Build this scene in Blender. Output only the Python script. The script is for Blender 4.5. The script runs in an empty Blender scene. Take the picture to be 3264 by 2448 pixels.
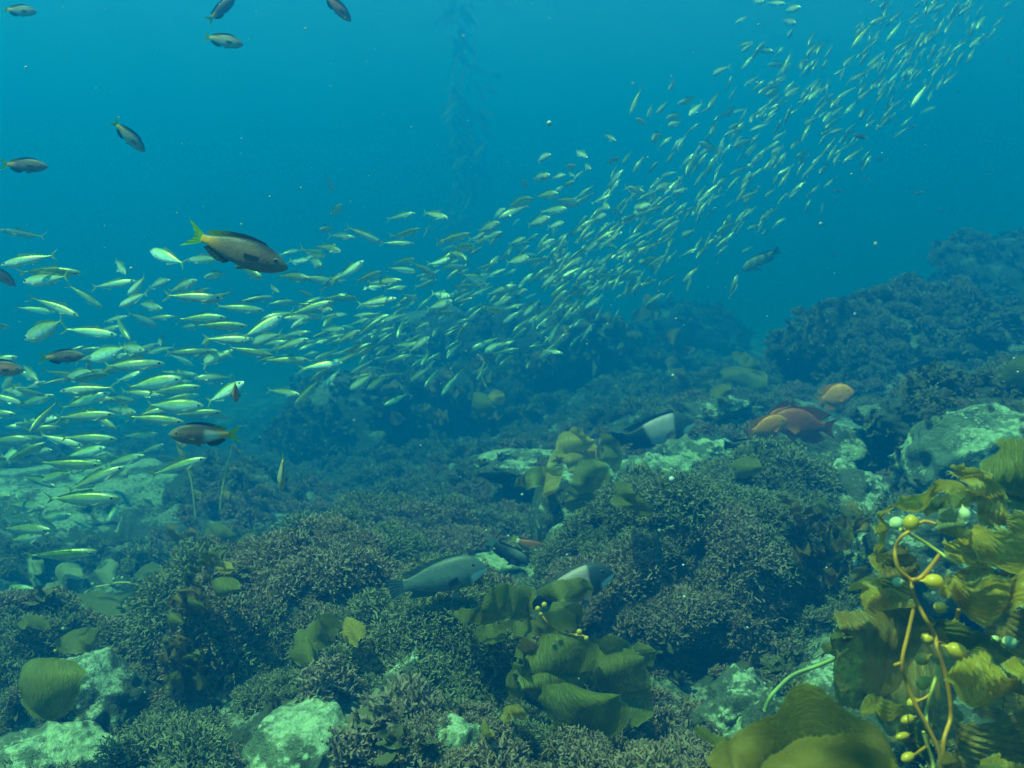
import bpy, bmesh, math, random
import numpy as np
from mathutils import Vector, Matrix, noise, Quaternion
from mathutils.bvhtree import BVHTree
R = math.radians
scene = bpy.context.scene
COL = scene.collection

# ---------------------------------------------------------------- camera, sky, sun, exposure
PITCH = 8.0
F = 2827.0                                  # focal length in photograph pixels (3264 wide)
cam_data = bpy.data.cameras.new("camera"); cam = bpy.data.objects.new("camera", cam_data)
COL.objects.link(cam); scene.camera = cam
cam_data.sensor_width = 36.0; cam_data.lens = 36.0 * F / 3264.0
cam_data.clip_start = 0.05; cam_data.clip_end = 500
cam.location = (0, 0, 0); cam.rotation_euler = (R(90 - PITCH), 0, 0)
cam_data.dof.use_dof = True; cam_data.dof.focus_distance = 2.0; cam_data.dof.aperture_fstop = 6.5
HAZE_TOP = 6.0
CAMR = Matrix.Rotation(R(90 - PITCH), 3, 'X')

SUN_EL, SUN_AZ = 66.0, -118.0                 # azimuth measured from +Y towards +X
world = bpy.data.worlds.new("World"); scene.world = world; world.use_nodes = True
wn = world.node_tree; wbg = wn.nodes['Background']
sky = wn.nodes.new('ShaderNodeTexSky'); sky.sky_type = 'NISHITA'; sky.sun_disc = False
sky.sun_elevation = R(SUN_EL); sky.sun_rotation = R(SUN_AZ)
wn.links.new(sky.outputs['Color'], wbg.inputs['Color']); wbg.inputs['Strength'].default_value = 0.09
sd = bpy.data.lights.new("sun", 'SUN'); sun = bpy.data.objects.new("sun", sd); COL.objects.link(sun)
sd.energy = 5.0; sd.angle = R(1.5); sd.color = (1.0, 0.95, 0.86)
sdir = Vector((math.sin(R(SUN_AZ)) * math.cos(R(SUN_EL)), math.cos(R(SUN_AZ)) * math.cos(R(SUN_EL)), math.sin(R(SUN_EL))))
sun.rotation_euler = sdir.to_track_quat('Z', 'Y').to_euler()
scene.view_settings.view_transform = 'Standard'; scene.view_settings.look = 'None'
scene.view_settings.exposure = EXPO = 1.58; scene.view_settings.gamma = 1.0
scene.render.engine = 'CYCLES'
cy = scene.cycles
cy.use_denoising = True; cy.volume_bounces = 1; cy.max_bounces = 6; cy.diffuse_bounces = 2; cy.glossy_bounces = 2
cy.transmission_bounces = 4; cy.transparent_max_bounces = 12; cy.caustics_reflective = False; cy.caustics_refractive = False
cy.sample_clamp_indirect = 4.0

# ---------------------------------------------------------------- helpers
def P(sx, sy, d):
    """photograph pixel + distance in metres -> world point"""
    return CAMR @ Vector(((sx - 1632) / F * d, -(sy - 1224) / F * d, -d))
def V(vx, vy, d):                            # the same with the 2212 px wide view
    return P(vx * 1.4756, vy * 1.4756, d)
def crop(x0, y0, s):
    return lambda cx, cy_: (x0 + cx * s, y0 + cy_ * s)
C2 = crop(1000, 400, .5424); C3 = crop(0, 700, .5424); C4 = crop(1900, 1000, .6166); C5 = crop(0, 1548, .5424)
C6 = crop(1100, 1600, .5425); C7 = crop(2200, 1400, .6318); C8 = crop(2000, 0, .5714)
D1 = crop(2660, 1400, .3014); D2 = crop(2560, 1900, .3304); D3 = crop(1600, 1300, .2712)
D4 = crop(1450, 1780, .3436); D5 = crop(1200, 1650, .3617); D6 = crop(2250, 1150, .2712)
CV = crop(0, 0, 1.4756)

def tag(o, label=None, cat=None, group=None, kind=None):
    if label: o['label'] = label
    if cat: o['category'] = cat
    if group: o['group'] = group
    if kind: o['kind'] = kind
    return o
def mesh_obj(name, verts, faces, mat=None, parent=None, smooth=True, colors=None, uv=None):
    me = bpy.data.meshes.new(name)
    me.from_pydata([tuple(v) for v in verts], [], [tuple(f) for f in faces])
    if smooth: me.polygons.foreach_set('use_smooth', [True] * len(me.polygons))
    if colors is not None:
        a = me.color_attributes.new('Col', 'FLOAT_COLOR', 'POINT')
        a.data.foreach_set('color', np.concatenate([np.asarray(colors, float), np.ones((len(verts), 1))], 1).astype(np.float32).ravel())
    if uv is not None:
        a = me.attributes.new('st', 'FLOAT_VECTOR', 'POINT')
        a.data.foreach_set('vector', np.asarray(uv, np.float32).ravel())
    me.update()
    if mat: me.materials.append(mat)
    o = bpy.data.objects.new(name, me); COL.objects.link(o)
    if parent: o.parent = parent
    return o
def empty(name, loc=(0, 0, 0)):
    o = bpy.data.objects.new(name, None); COL.objects.link(o); o.location = loc; o.empty_display_size = .05
    return o
def rebase(root):
    """move an Empty to the base of its parts without moving them"""
    return root

# ---------------------------------------------------------------- materials
def mat_new(name):
    m = bpy.data.materials.new(name); m.use_nodes = True
    nt = m.node_tree; b = nt.nodes['Principled BSDF']
    return m, nt, b
def N(nt, typ, **kw):
    n = nt.nodes.new(typ)
    for k, v in kw.items():
        if k in n.inputs.keys(): n.inputs[k].default_value = v
        else: setattr(n, k, v)
    return n
def ramp(nt, src, stops, interp='LINEAR'):
    r = nt.nodes.new('ShaderNodeValToRGB'); r.color_ramp.interpolation = interp
    e = r.color_ramp.elements
    while len(e) < len(stops): e.new(.5)
    for i, (p, c) in enumerate(stops):
        e[i].position = p; e[i].color = (c, c, c, 1) if not isinstance(c, tuple) else (*c, 1)
    nt.links.new(src, r.inputs['Fac']); return r.outputs['Color']
def mix(nt, fac, a, b, mode='MIX'):
    m = nt.nodes.new('ShaderNodeMix'); m.data_type = 'RGBA'; m.blend_type = mode
    for k, v in ((0, fac), (6, a), (7, b)):
        if isinstance(v, (int, float)): m.inputs[k].default_value = v
        elif isinstance(v, tuple): m.inputs[k].default_value = (*v, 1)
        else: nt.links.new(v, m.inputs[k])
    return m.outputs[2]
def rock_mat(name, base, film, crust, amount, scale=1.0):
    """wet reef rock: dark algal film with patches and specks of pale encrusting growth"""
    m, nt, b = mat_new(name)
    tc = N(nt, 'ShaderNodeTexCoord'); L = nt.links
    def tex(s, det=6, rough=.6, dist=0):
        n = N(nt, 'ShaderNodeTexNoise', Scale=s * scale, Detail=det, Roughness=rough, Distortion=dist)
        L.new(tc.outputs['Object'], n.inputs['Vector']); return n.outputs['Fac']
    big = tex(3.1, 5, .55, .4); med = tex(11, 6, .65, .6); fine = tex(46, 5, .7)
    vor = N(nt, 'ShaderNodeTexVoronoi', Scale=38 * scale, Randomness=1.0); L.new(tc.outputs['Object'], vor.inputs['Vector'])
    c = mix(nt, ramp(nt, med, [(.35, 0.), (.65, 1.)]), base, film)
    geo = N(nt, 'ShaderNodeNewGeometry'); sep = N(nt, 'ShaderNodeSeparateXYZ'); L.new(geo.outputs['Normal'], sep.inputs[0])
    add = N(nt, 'ShaderNodeMath', operation='MULTIPLY_ADD'); L.new(sep.outputs['Z'], add.inputs[0]); add.inputs[1].default_value = .16; L.new(big, add.inputs[2])
    add2 = N(nt, 'ShaderNodeMath', operation='MULTIPLY_ADD'); L.new(fine, add2.inputs[0]); add2.inputs[1].default_value = .35; L.new(add.outputs[0], add2.inputs[2])
    t = .84 - amount * .13
    cr = ramp(nt, add2.outputs[0], [(t, 0.), (t + .07, 1.)])
    sp = ramp(nt, vor.outputs['Distance'], [(.12, 1.), (.34, 0.)])
    both = N(nt, 'ShaderNodeMath', operation='MULTIPLY'); L.new(cr, both.inputs[0]); L.new(ramp(nt, fine, [(.38, .25), (.6, 1.)]), both.inputs[1])
    c = mix(nt, both.outputs[0], c, crust)
    sp2 = N(nt, 'ShaderNodeMath', operation='MULTIPLY'); L.new(sp, sp2.inputs[0]); L.new(ramp(nt, med, [(.5, 0.), (.6, .8)]), sp2.inputs[1])
    c = mix(nt, sp2.outputs[0], c, tuple(min(.85, x * 1.25) for x in crust))
    L.new(c, b.inputs['Base Color']); b.inputs['Roughness'].default_value = .75
    bump = N(nt, 'ShaderNodeBump', Strength=.9, Distance=.035)
    hm = N(nt, 'ShaderNodeMath', operation='ADD'); L.new(med, hm.inputs[0])
    h2 = N(nt, 'ShaderNodeMath', operation='MULTIPLY'); L.new(fine, h2.inputs[0]); h2.inputs[1].default_value = .55; L.new(h2.outputs[0], hm.inputs[1])
    L.new(hm.outputs[0], bump.inputs['Height']); L.new(bump.outputs['Normal'], b.inputs['Normal'])
    return m
M_bed = rock_mat('reef_floor', (.07, .08, .055), (.03, .04, .025), (.30, .33, .26), .15)
M_pale = rock_mat('pale_crusted_rock', (.20, .24, .15), (.04, .05, .03), (.54, .63, .42), .75)
M_mid = rock_mat('speckled_rock', (.12, .13, .09), (.035, .045, .03), (.50, .58, .42), .5)
M_dark = rock_mat('dark_algae_rock', (.06, .07, .045), (.022, .03, .018), (.22, .25, .19), .0)

def turf_mat(name, c1, c2, c3, tip=None):
    m, nt, b = mat_new(name); L = nt.links
    oi = N(nt, 'ShaderNodeObjectInfo')
    c = ramp(nt, oi.outputs['Random'], [(0., c1), (.5, c2), (1., c3)])
    if tip:
        at = N(nt, 'ShaderNodeAttribute', attribute_name='tip')
        c = mix(nt, ramp(nt, at.outputs['Fac'], [(.45, 0.), (1., .8)]), c, tip)
    L.new(c, b.inputs['Base Color']); b.inputs['Roughness'].default_value = .7
    tr = N(nt, 'ShaderNodeBsdfTranslucent'); L.new(c, tr.inputs['Color'])
    mx = N(nt, 'ShaderNodeMixShader'); mx.inputs[0].default_value = .25
    L.new(b.outputs[0], mx.inputs[1]); L.new(tr.outputs[0], mx.inputs[2]); L.new(mx.outputs[0], nt.nodes['Material Output'].inputs['Surface'])
    return m
M_turf = turf_mat('coralline_turf', (.19, .13, .08), (.10, .095, .045), (.18, .19, .085), (.34, .31, .17))
M_turf3 = turf_mat('pink_turf', (.26, .12, .095), (.17, .08, .06), (.22, .14, .085), (.44, .31, .22))
M_turf2 = turf_mat('olive_turf', (.10, .09, .03), (.14, .12, .045), (.06, .065, .025))

def kelp_mat(name, c1, c2, pale, trans=.35, corr=22., pale_amt=.15, gloss=.35, bstr=.8, see=.16):
    m, nt, b = mat_new(name); L = nt.links
    at = N(nt, 'ShaderNodeAttribute', attribute_name='st')
    tc = N(nt, 'ShaderNodeTexCoord')
    n1 = N(nt, 'ShaderNodeTexNoise', Scale=9., Detail=5., Roughness=.6); L.new(tc.outputs['Object'], n1.inputs['Vector'])
    n2 = N(nt, 'ShaderNodeTexNoise', Scale=60., Detail=4., Roughness=.7); L.new(tc.outputs['Object'], n2.inputs['Vector'])
    n3 = N(nt, 'ShaderNodeTexNoise', Scale=4.5, Detail=6., Roughness=.55, Distortion=.8); L.new(tc.outputs['Object'], n3.inputs['Vector'])
    c = mix(nt, ramp(nt, n1.outputs['Fac'], [(.3, 0.), (.7, 1.)]), c1, c2)
    c = mix(nt, ramp(nt, n3.outputs['Fac'], [(.66 - pale_amt * .3, 0.), (.80 - pale_amt * .3, .85)]), c, pale)
    c = mix(nt, ramp(nt, n2.outputs['Fac'], [(.60, 0.), (.70, .45)]), c, tuple(x * .35 for x in c1))
    L.new(c, b.inputs['Base Color']); b.inputs['Roughness'].default_value = gloss
    b.inputs['Specular IOR Level'].default_value = .4
    sep = N(nt, 'ShaderNodeSeparateXYZ'); L.new(at.outputs['Vector'], sep.inputs[0])
    # lengthwise wrinkles that wander
    cmb = N(nt, 'ShaderNodeCombineXYZ')
    s1 = N(nt, 'ShaderNodeMath', operation='MULTIPLY'); L.new(sep.outputs['X'], s1.inputs[0]); s1.inputs[1].default_value = corr
    s2 = N(nt, 'ShaderNodeMath', operation='MULTIPLY'); L.new(sep.outputs['Y'], s2.inputs[0]); s2.inputs[1].default_value = corr * .28
    L.new(s1.outputs[0], cmb.inputs[0]); L.new(s2.outputs[0], cmb.inputs[1])
    wr = N(nt, 'ShaderNodeTexNoise', Scale=1.0, Detail=2.5, Roughness=.5, Distortion=.7); L.new(cmb.outputs[0], wr.inputs['Vector'])
    bump = N(nt, 'ShaderNodeBump', Strength=bstr, Distance=.008); L.new(wr.outputs['Fac'], bump.inputs['Height'])
    L.new(bump.outputs['Normal'], b.inputs['Normal'])
    ab = N(nt, 'ShaderNodeMath', operation='SUBTRACT'); L.new(sep.outputs['X'], ab.inputs[0]); ab.inputs[1].default_value = .5
    ab2 = N(nt, 'ShaderNodeMath', operation='ABSOLUTE'); L.new(ab.outputs[0], ab2.inputs[0])
    c = mix(nt, ramp(nt, ab2.outputs[0], [(.462, 0.), (.5, .6)]), c, pale)
    c = mix(nt, ramp(nt, wr.outputs['Fac'], [(.52, 0.), (.68, .35)]), c, pale)
    L.new(c, b.inputs['Base Color'])
    tr = N(nt, 'ShaderNodeBsdfTranslucent'); L.new(c, tr.inputs['Color']); L.new(bump.outputs['Normal'], tr.inputs['Normal'])
    mx = N(nt, 'ShaderNodeMixShader'); mx.inputs[0].default_value = trans
    L.new(b.outputs[0], mx.inputs[1]); L.new(tr.outputs[0], mx.inputs[2])
    tp = N(nt, 'ShaderNodeBsdfTransparent'); tp.inputs['Color'].default_value = (.75, .72, .25, 1)
    m2 = N(nt, 'ShaderNodeMixShader'); m2.inputs[0].default_value = see
    L.new(mx.outputs[0], m2.inputs[1]); L.new(tp.outputs[0], m2.inputs[2]); L.new(m2.outputs[0], nt.nodes['Material Output'].inputs['Surface'])
    return m
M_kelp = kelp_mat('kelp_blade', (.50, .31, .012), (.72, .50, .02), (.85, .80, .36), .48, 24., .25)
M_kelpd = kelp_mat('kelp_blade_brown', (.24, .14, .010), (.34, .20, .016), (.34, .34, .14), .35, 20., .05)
M_kelpm = kelp_mat('kelp_blade_olive', (.19, .18, .012), (.27, .25, .02), (.42, .44, .16), .40, 44., .08, .45)
M_kelpb = kelp_mat('kelp_blade_near', (.24, .15, .010), (.36, .22, .014), (.42, .32, .05), .35, 50., .05, .45, .3)
M_kelpp = kelp_mat('kelp_blade_pale', (.34, .36, .16), (.46, .50, .28), (.62, .66, .46), .35, 44., .3)
def simple_mat(name, col, rough=.5, metal=0., spec=.5, noise_s=0., col2=None, trans=0.):
    m, nt, b = mat_new(name)
    b.inputs['Base Color'].default_value = (*col, 1); b.inputs['Roughness'].default_value = rough
    b.inputs['Metallic'].default_value = metal; b.inputs['Specular IOR Level'].default_value = spec
    if noise_s:
        tc = N(nt, 'ShaderNodeTexCoord'); n = N(nt, 'ShaderNodeTexNoise', Scale=noise_s, Detail=4.); nt.links.new(tc.outputs['Object'], n.inputs['Vector'])
        nt.links.new(mix(nt, ramp(nt, n.outputs['Fac'], [(.35, 0.), (.65, 1.)]), col, col2 or tuple(c * .6 for c in col)), b.inputs['Base Color'])
    return m
M_stipe = simple_mat('kelp_stipe', (.80, .31, .012), .4, noise_s=30., col2=(.55, .24, .012))
M_stipel = simple_mat('kelp_stipe_pale', (.70, .58, .14), .4, noise_s=40., col2=(.55, .42, .06))
M_bulb = simple_mat('kelp_float', (.80, .44, .015), .28, noise_s=14., col2=(.62, .36, .012))
M_bulbp = simple_mat('kelp_float_crusted', (.62, .66, .42), .5, noise_s=50., col2=(.50, .50, .22))
# ---------------------------------------------------------------- seabed
CP = [  # (view x, view y, distance) of the ground
 (-400,1659,2.4),(0,1659,2.05),(300,1659,1.95),(600,1690,1.85),(900,1680,1.8),(1250,1640,1.6),(1500,1680,1.75),(1750,1700,1.8),(2212,1720,1.9),(2600,1659,2.2),
 (-400,1450,3.2),(0,1440,2.8),(200,1450,2.9),(400,1500,2.6),(600,1450,2.3),(850,1400,2.45),(1100,1440,2.4),(1250,1560,2.2),(1500,1560,2.6),(1700,1540,2.5),(2000,1560,2.2),(2212,1500,2.3),
 (-400,1200,4.8),(0,1180,4.6),(250,1260,4.4),(450,1270,4.0),(600,1180,3.5),(800,1150,3.7),(950,1270,3.9),(1150,1200,4.0),(1350,1260,3.4),(1600,1300,3.4),(1800,1240,3.2),(2050,1200,3.0),(2400,1200,3.0),
 (-400,1040,6.6),(0,1040,6.4),(350,1050,6.2),(600,1130,5.6),(850,1120,5.4),(1100,1060,5.2),(1250,1020,5.0),(1450,1010,4.7),(1650,1030,4.5),(1850,1040,4.3),(2100,1000,4.2),(2500,960,4.2),
 (-400,940,9),(200,960,9),(560,980,9),(800,960,8),(1000,930,7.6),(1200,900,7),(1400,900,6.6),(1600,880,6.3),(1800,900,6.0),(1950,880,5.8),(2212,830,5.6),
 (-400,850,16),(300,860,16),(700,840,14),(1100,820,12),(1300,780,11),(1500,770,10),(1700,800,10.5),(1850,760,9),(2000,690,8.6),(2212,640,8.2),(2600,560,8),
 (0,760,30),(800,740,30),(1500,720,25),(1760,700,22),(1950,650,18),(2212,560,14),(2700,480,14)]
CP = [(a, b, d * (1.25 if d >= 7 else 1)) for a, b, d in CP]
_pts = [V(*c) for c in CP]
_A = np.array([[p.x / p.y * 2.0, math.log(p.y)] for p in _pts]); _Z = np.array([p.z for p in _pts])
def _phi(r): return np.sqrt(r * r + .02)
_n = len(_A)
_K = np.zeros((_n + 3, _n + 3)); _K[:_n, :_n] = _phi(np.linalg.norm(_A[:, None] - _A[None], axis=2)) - np.eye(_n) * .02
_K[:_n, _n] = 1; _K[:_n, n1 := _n + 1] = _A[:, 0]; _K[:_n, _n + 2] = _A[:, 1]; _K[_n:, :_n] = _K[:_n, _n:].T
_W = np.linalg.solve(_K, np.concatenate([_Z, [0, 0, 0]]))
def base_height(X, Y):
    X = np.asarray(X, float); Yc = np.maximum(np.asarray(Y, float), 1.0)
    u = np.clip(X / Yc * 2.0, -2.2, 2.2); v = np.log(Yc)
    q = np.stack([u, v], -1).reshape(-1, 2)
    r = _phi(np.linalg.norm(q[:, None] - _A[None], axis=2)); z = r @ _W[:_n] + _W[_n] + q @ _W[_n + 1:]
    return z.reshape(u.shape)
def seabed():
    ths = np.concatenate([np.linspace(-180, -45, 36, endpoint=False), np.linspace(-45, 45, 400, endpoint=False), np.linspace(45, 180, 36)])
    rs = np.concatenate([[.02, .4, .8], np.geomspace(1.1, 16, 300), np.geomspace(17, 70, 24)])
    T, Rr = np.meshgrid(np.radians(ths), rs)
    X = Rr * np.sin(T); Y = Rr * np.cos(T)
    Z = base_height(X, Y); Z = np.clip(Z, -4, 3)
    z = Z.ravel().copy(); x = X.ravel(); y = Y.ravel()
    for i in range(len(z)):
        r = math.hypot(x[i], y[i])
        if r > 25: continue
        p = Vector((x[i], y[i], 0))
        a = min(1, r / 4)
        n0 = noise.noise(p * .9 + Vector((3, 7, 1)))
        n1_ = noise.ridged_multi_fractal(p * 1.6, .9, 2.1, 4, 1.0, 2.0)
        n2_ = noise.fractal(p * 6.5, .8, 2.1, 4)
        z[i] += n0 * .10 + (n1_ - 1.2) * .06 * (.5 + a) + n2_ * .045
    nth = len(ths); nr = len(rs)
    faces = []
    for j in range(nr - 1):
        for i in range(nth - 1):
            a = j * nth + i; faces.append((a, a + 1, a + nth + 1, a + nth))
    o = mesh_obj('seabed', np.stack([x, y, z], 1), faces, M_bed)
    tag(o, kind='structure'); return o
SEABED = seabed()
def bvh_of(o):
    me = o.data; mw = o.matrix_world
    return BVHTree.FromPolygons([mw @ v.co for v in me.vertices], [p.vertices[:] for p in me.polygons])
BED = bvh_of(SEABED)
def ground_z(x, y):
    h = BED.ray_cast(Vector((x, y, 10)), Vector((0, 0, -1)))
    return h[0].z if h[0] else -2.0

# ---------------------------------------------------------------- boulders
def rock(name, c, rad, seed, mat, label, cat='rock', group=None, sub=5, rough=.22, flat=0., rot=0., undercut=0.):
    """an irregular boulder about world point c with half sizes rad"""
    bm = bmesh.new(); bmesh.ops.create_icosphere(bm, subdivisions=sub, radius=1)
    rnd = random.Random(seed); off = Vector((rnd.uniform(0, 50), rnd.uniform(0, 50), rnd.uniform(0, 50)))
    planes = []
    for k in range(11):                     # cut flats as in split rock
        n = Vector((rnd.gauss(0, 1), rnd.gauss(0, 1), rnd.gauss(0, .8))).normalized()
        planes.append((n, rnd.uniform(.70, .95)))
    if flat: planes.append((Vector((0, 0, 1)), flat))
    for v in bm.verts:
        p = v.co.copy()
        for n, dd in planes:
            q = p.dot(n)
            if q > dd: p -= n * (q - dd) * .86
        s = 1 + rough * noise.fractal(p * 1.4 + off, .9, 2.0, 3) + rough * .35 * noise.fractal(p * 5 + off, .8, 2.1, 4) + rough * .12 * noise.noise(p * 18 + off)
        p *= s
        if undercut and p.z < 0: k = 1 + undercut * p.z; p.x *= max(.35, k); p.y *= max(.35, k)
        v.co = Vector((p.x * rad[0], p.y * rad[1], p.z * rad[2]))
    me = bpy.data.meshes.new(name); bm.to_mesh(me); bm.free()
    me.polygons.foreach_set('use_smooth', [True] * len(me.polygons)); me.materials.append(mat)
    o = bpy.data.objects.new(name, me); COL.objects.link(o); o.location = c; o.rotation_euler = (0, 0, R(rot))
    bpy.context.view_layer.update()
    tag(o, label, cat, group); return o
ROCKS = {}
def R_(key, name, vx, vy, d, rad, seed, mat, label, **k):
    ROCKS[key] = rock(name, V(vx, vy, d), rad, seed, mat, label, **k)
# bare pale rocks
R_('front', 'boulder', 655, 1668, 1.95, (.135, .17, .145), 3, M_pale, 'pale green-white crusted boulder at the bottom edge, left of centre', rough=.12, flat=.82)
R_('frontl', 'boulder', 120, 1700, 2.05, (.20, .16, .12), 8, M_pale, 'pale pitted boulder cut off by the bottom left corner', rough=.3)
R_('leftm', 'boulder', 190, 1540, 2.35, (.17, .16, .14), 15, M_mid, 'speckled rock with a pale right edge above the bottom left boulder', rough=.22)
R_('cl', 'rock', 880, 1520, 2.2, (.075, .1, .14), 21, M_mid, 'narrow speckled rock in the turf right of the crusted front boulder', rough=.15)
R_('cb', 'rock', 985, 1640, 1.75, (.09, .09, .08), 5, M_pale, 'small pale lumpy rock at the bottom edge under the short turf', rough=.18)
R_('cs', 'rock', 760, 1290, 3.0, (.13, .16, .14), 31, M_mid, 'speckled rock below the tail of the grey sheephead', rough=.25)
R_('mid', 'rock', 1130, 1235, 4.0, (.34, .3, .12), 12, M_pale, 'low white-speckled rock slab under the two small wrasses', rough=.3)
R_('midr', 'rock', 1215, 1185, 3.75, (.09, .1, .10), 14, M_mid, 'round speckled cobble right of the orange-brown wrasse')
R_('col', 'rock', 1200, 1105, 4.1, (.13, .14, .22), 19, M_mid, 'upright pale rock behind the round speckled cobble', rough=.2)
R_('kb', 'rock', 1150, 1010, 5.0, (.30, .25, .12), 27, M_mid, 'white-topped rock left of the middle kelp plant', rough=.25)
R_('c1', 'rock', 1430, 1045, 4.35, (.22, .22, .17), 33, M_pale, 'pale jagged rock right of the middle kelp plant', rough=.3)
R_('c2', 'rock', 1520, 1000, 4.7, (.20, .2, .14), 36, M_pale, 'white-crusted rock below the dark-headed sheephead', rough=.28)
R_('c3', 'rock', 1555, 905, 5.7, (.24, .24, .13), 40, M_mid, 'speckled rock behind the dark blue wrasse', rough=.3)
R_('gb', 'boulder', 1775, 985, 4.6, (.27, .26, .22), 44, M_mid, 'rounded speckled boulder under the garibaldi fish', rough=.14)
R_('gb2', 'rock', 1690, 965, 4.9, (.16, .2, .14), 46, M_mid, 'small speckled rock left of the rounded boulder under the garibaldis', rough=.2)
R_('gb3', 'boulder', 1830, 1090, 3.7, (.2, .2, .16), 47, M_mid, 'dim half-hidden boulder in the gap below the rounded boulder', rough=.25)
R_('big', 'boulder', 2130, 1005, 3.7, (.44, .36, .25), 52, M_pale, 'large white-crusted boulder behind the right-hand kelp', rough=.18)
R_('br', 'boulder', 1605, 1545, 2.35, (.12, .12, .09), 55, M_mid, 'small knobbly rock left of the right-hand kelp, near the bottom', rough=.35)
R_('br2', 'boulder', 2000, 1200, 2.6, (.22, .2, .16), 58, M_mid, 'blue-white speckled boulder seen through the right-hand kelp stipes', rough=.25)
R_('br3', 'boulder', 1790, 1640, 2.2, (.3, .25, .22), 61, M_mid, 'speckled boulder low down behind the brown kelp blades', rough=.25)
# algae covered mounds
R_('mr', 'algae_covered_boulder', 1500, 1275, 3.15, (.50, .42, .30), 70, M_dark, 'big turf-covered boulder with a dark overhang right of centre', undercut=.25)
R_('mr2', 'algae_covered_boulder', 1645, 1145, 3.7, (.33, .34, .24), 73, M_dark, 'turf-covered boulder below the pale jagged rocks', rough=.2)
R_('ml', 'algae_covered_boulder', 640, 1400, 2.75, (.36, .34, .34), 76, M_dark, 'bushy turf-covered boulder left of centre above the crusted boulder')
R_('ml2', 'algae_covered_boulder', 900, 1195, 4.3, (.55, .4, .20), 79, M_dark, 'turf-covered boulder behind the grey sheephead')
R_('mc', 'algae_covered_boulder', 960, 1440, 2.5, (.26, .24, .22), 82, M_dark, 'turf-covered boulder left of the big central kelp')
R_('mll', 'algae_covered_boulder', 60, 1480, 2.7, (.26, .26, .22), 85, M_dark, 'turf-covered rock on the left edge above the bottom left boulder')
R_('rr', 'algae_covered_boulder', 2120, 900, 4.3, (.58, .4, .16), 88, M_dark, 'rounded boulder with brown turf on the right edge', rough=.2)
# far masses
R_('slab', 'boulder', 500, 1085, 6.0, (.42, .35, .30), 90, M_dark, 'blocky dark boulder on the hazy left seabed', rough=.1, flat=.7)
R_('plat', 'boulder', 170, 1110, 6.0, (.95, .8, .40), 92, M_mid, 'flat-topped hazy boulder at the left behind the fish school', rough=.12, flat=.6)
R_('wall', 'rock_outcrop', 830, 1010, 9.40, (1.46, 0.89, 0.99), 95, M_dark, 'dark hazy rock outcrop below the middle of the school', rough=.25)
R_('wall2', 'rock_outcrop', 1050, 900, 10.92, (1.71, 1.02, 1.40), 97, M_dark, 'tall hazy outcrop behind the lower part of the school', rough=.3)
R_('far', 'rock_outcrop', 1480, 810, 13.87, (1.09, 0.87, 1.24), 99, M_dark, 'steep hazy kelp-topped outcrop right of the school', rough=.3)
R_('far2', 'rock_outcrop', 1620, 880, 10.41, (0.89, 0.76, 0.51), 101, M_dark, 'hazy outcrop behind the garibaldis', rough=.3)
R_('ridge', 'rock_outcrop', 2050, 800, 7.24, (1.25, 0.80, 0.66), 103, M_dark, 'big dark hazy outcrop at the right behind the turf boulder', rough=.3)
R_('ridge2', 'rock_outcrop', 2330, 690, 9.72, (1.59, 1.02, 1.03), 105, M_dark, 'highest hazy rock ridge rising to the right edge', rough=.35)
R_('farl', 'rock_outcrop', 760, 905, 14.61, (1.40, 0.89, 0.57), 107, M_dark, 'faint outcrop far behind on the left of the dark outcrop', rough=.3)

# one tree over seabed and rocks, so that fish and kelp can be kept clear of them
bpy.context.view_layer.update()
def _solid():
    V_, F_ = [], []
    for o in [SEABED] + list(ROCKS.values()):
        b = len(V_); V_ += [o.matrix_world @ v.co for v in o.data.vertices]; F_ += [tuple(i + b for i in p.vertices) for p in o.data.polygons]
    return BVHTree.FromPolygons(V_, F_)
SOLID = _solid()
def free_dist(pix, d, margin=.12):
    """largest distance up to d at which all these photo pixels are still in front of rock"""
    for x, y in pix:
        r = P(x, y, 1.0); L_ = r.length; h = SOLID.ray_cast(Vector((0, 0, 0)), r.normalized())
        if h[0] is not None: d = min(d, h[3] / L_ - margin)
    return max(d, .5)
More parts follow.
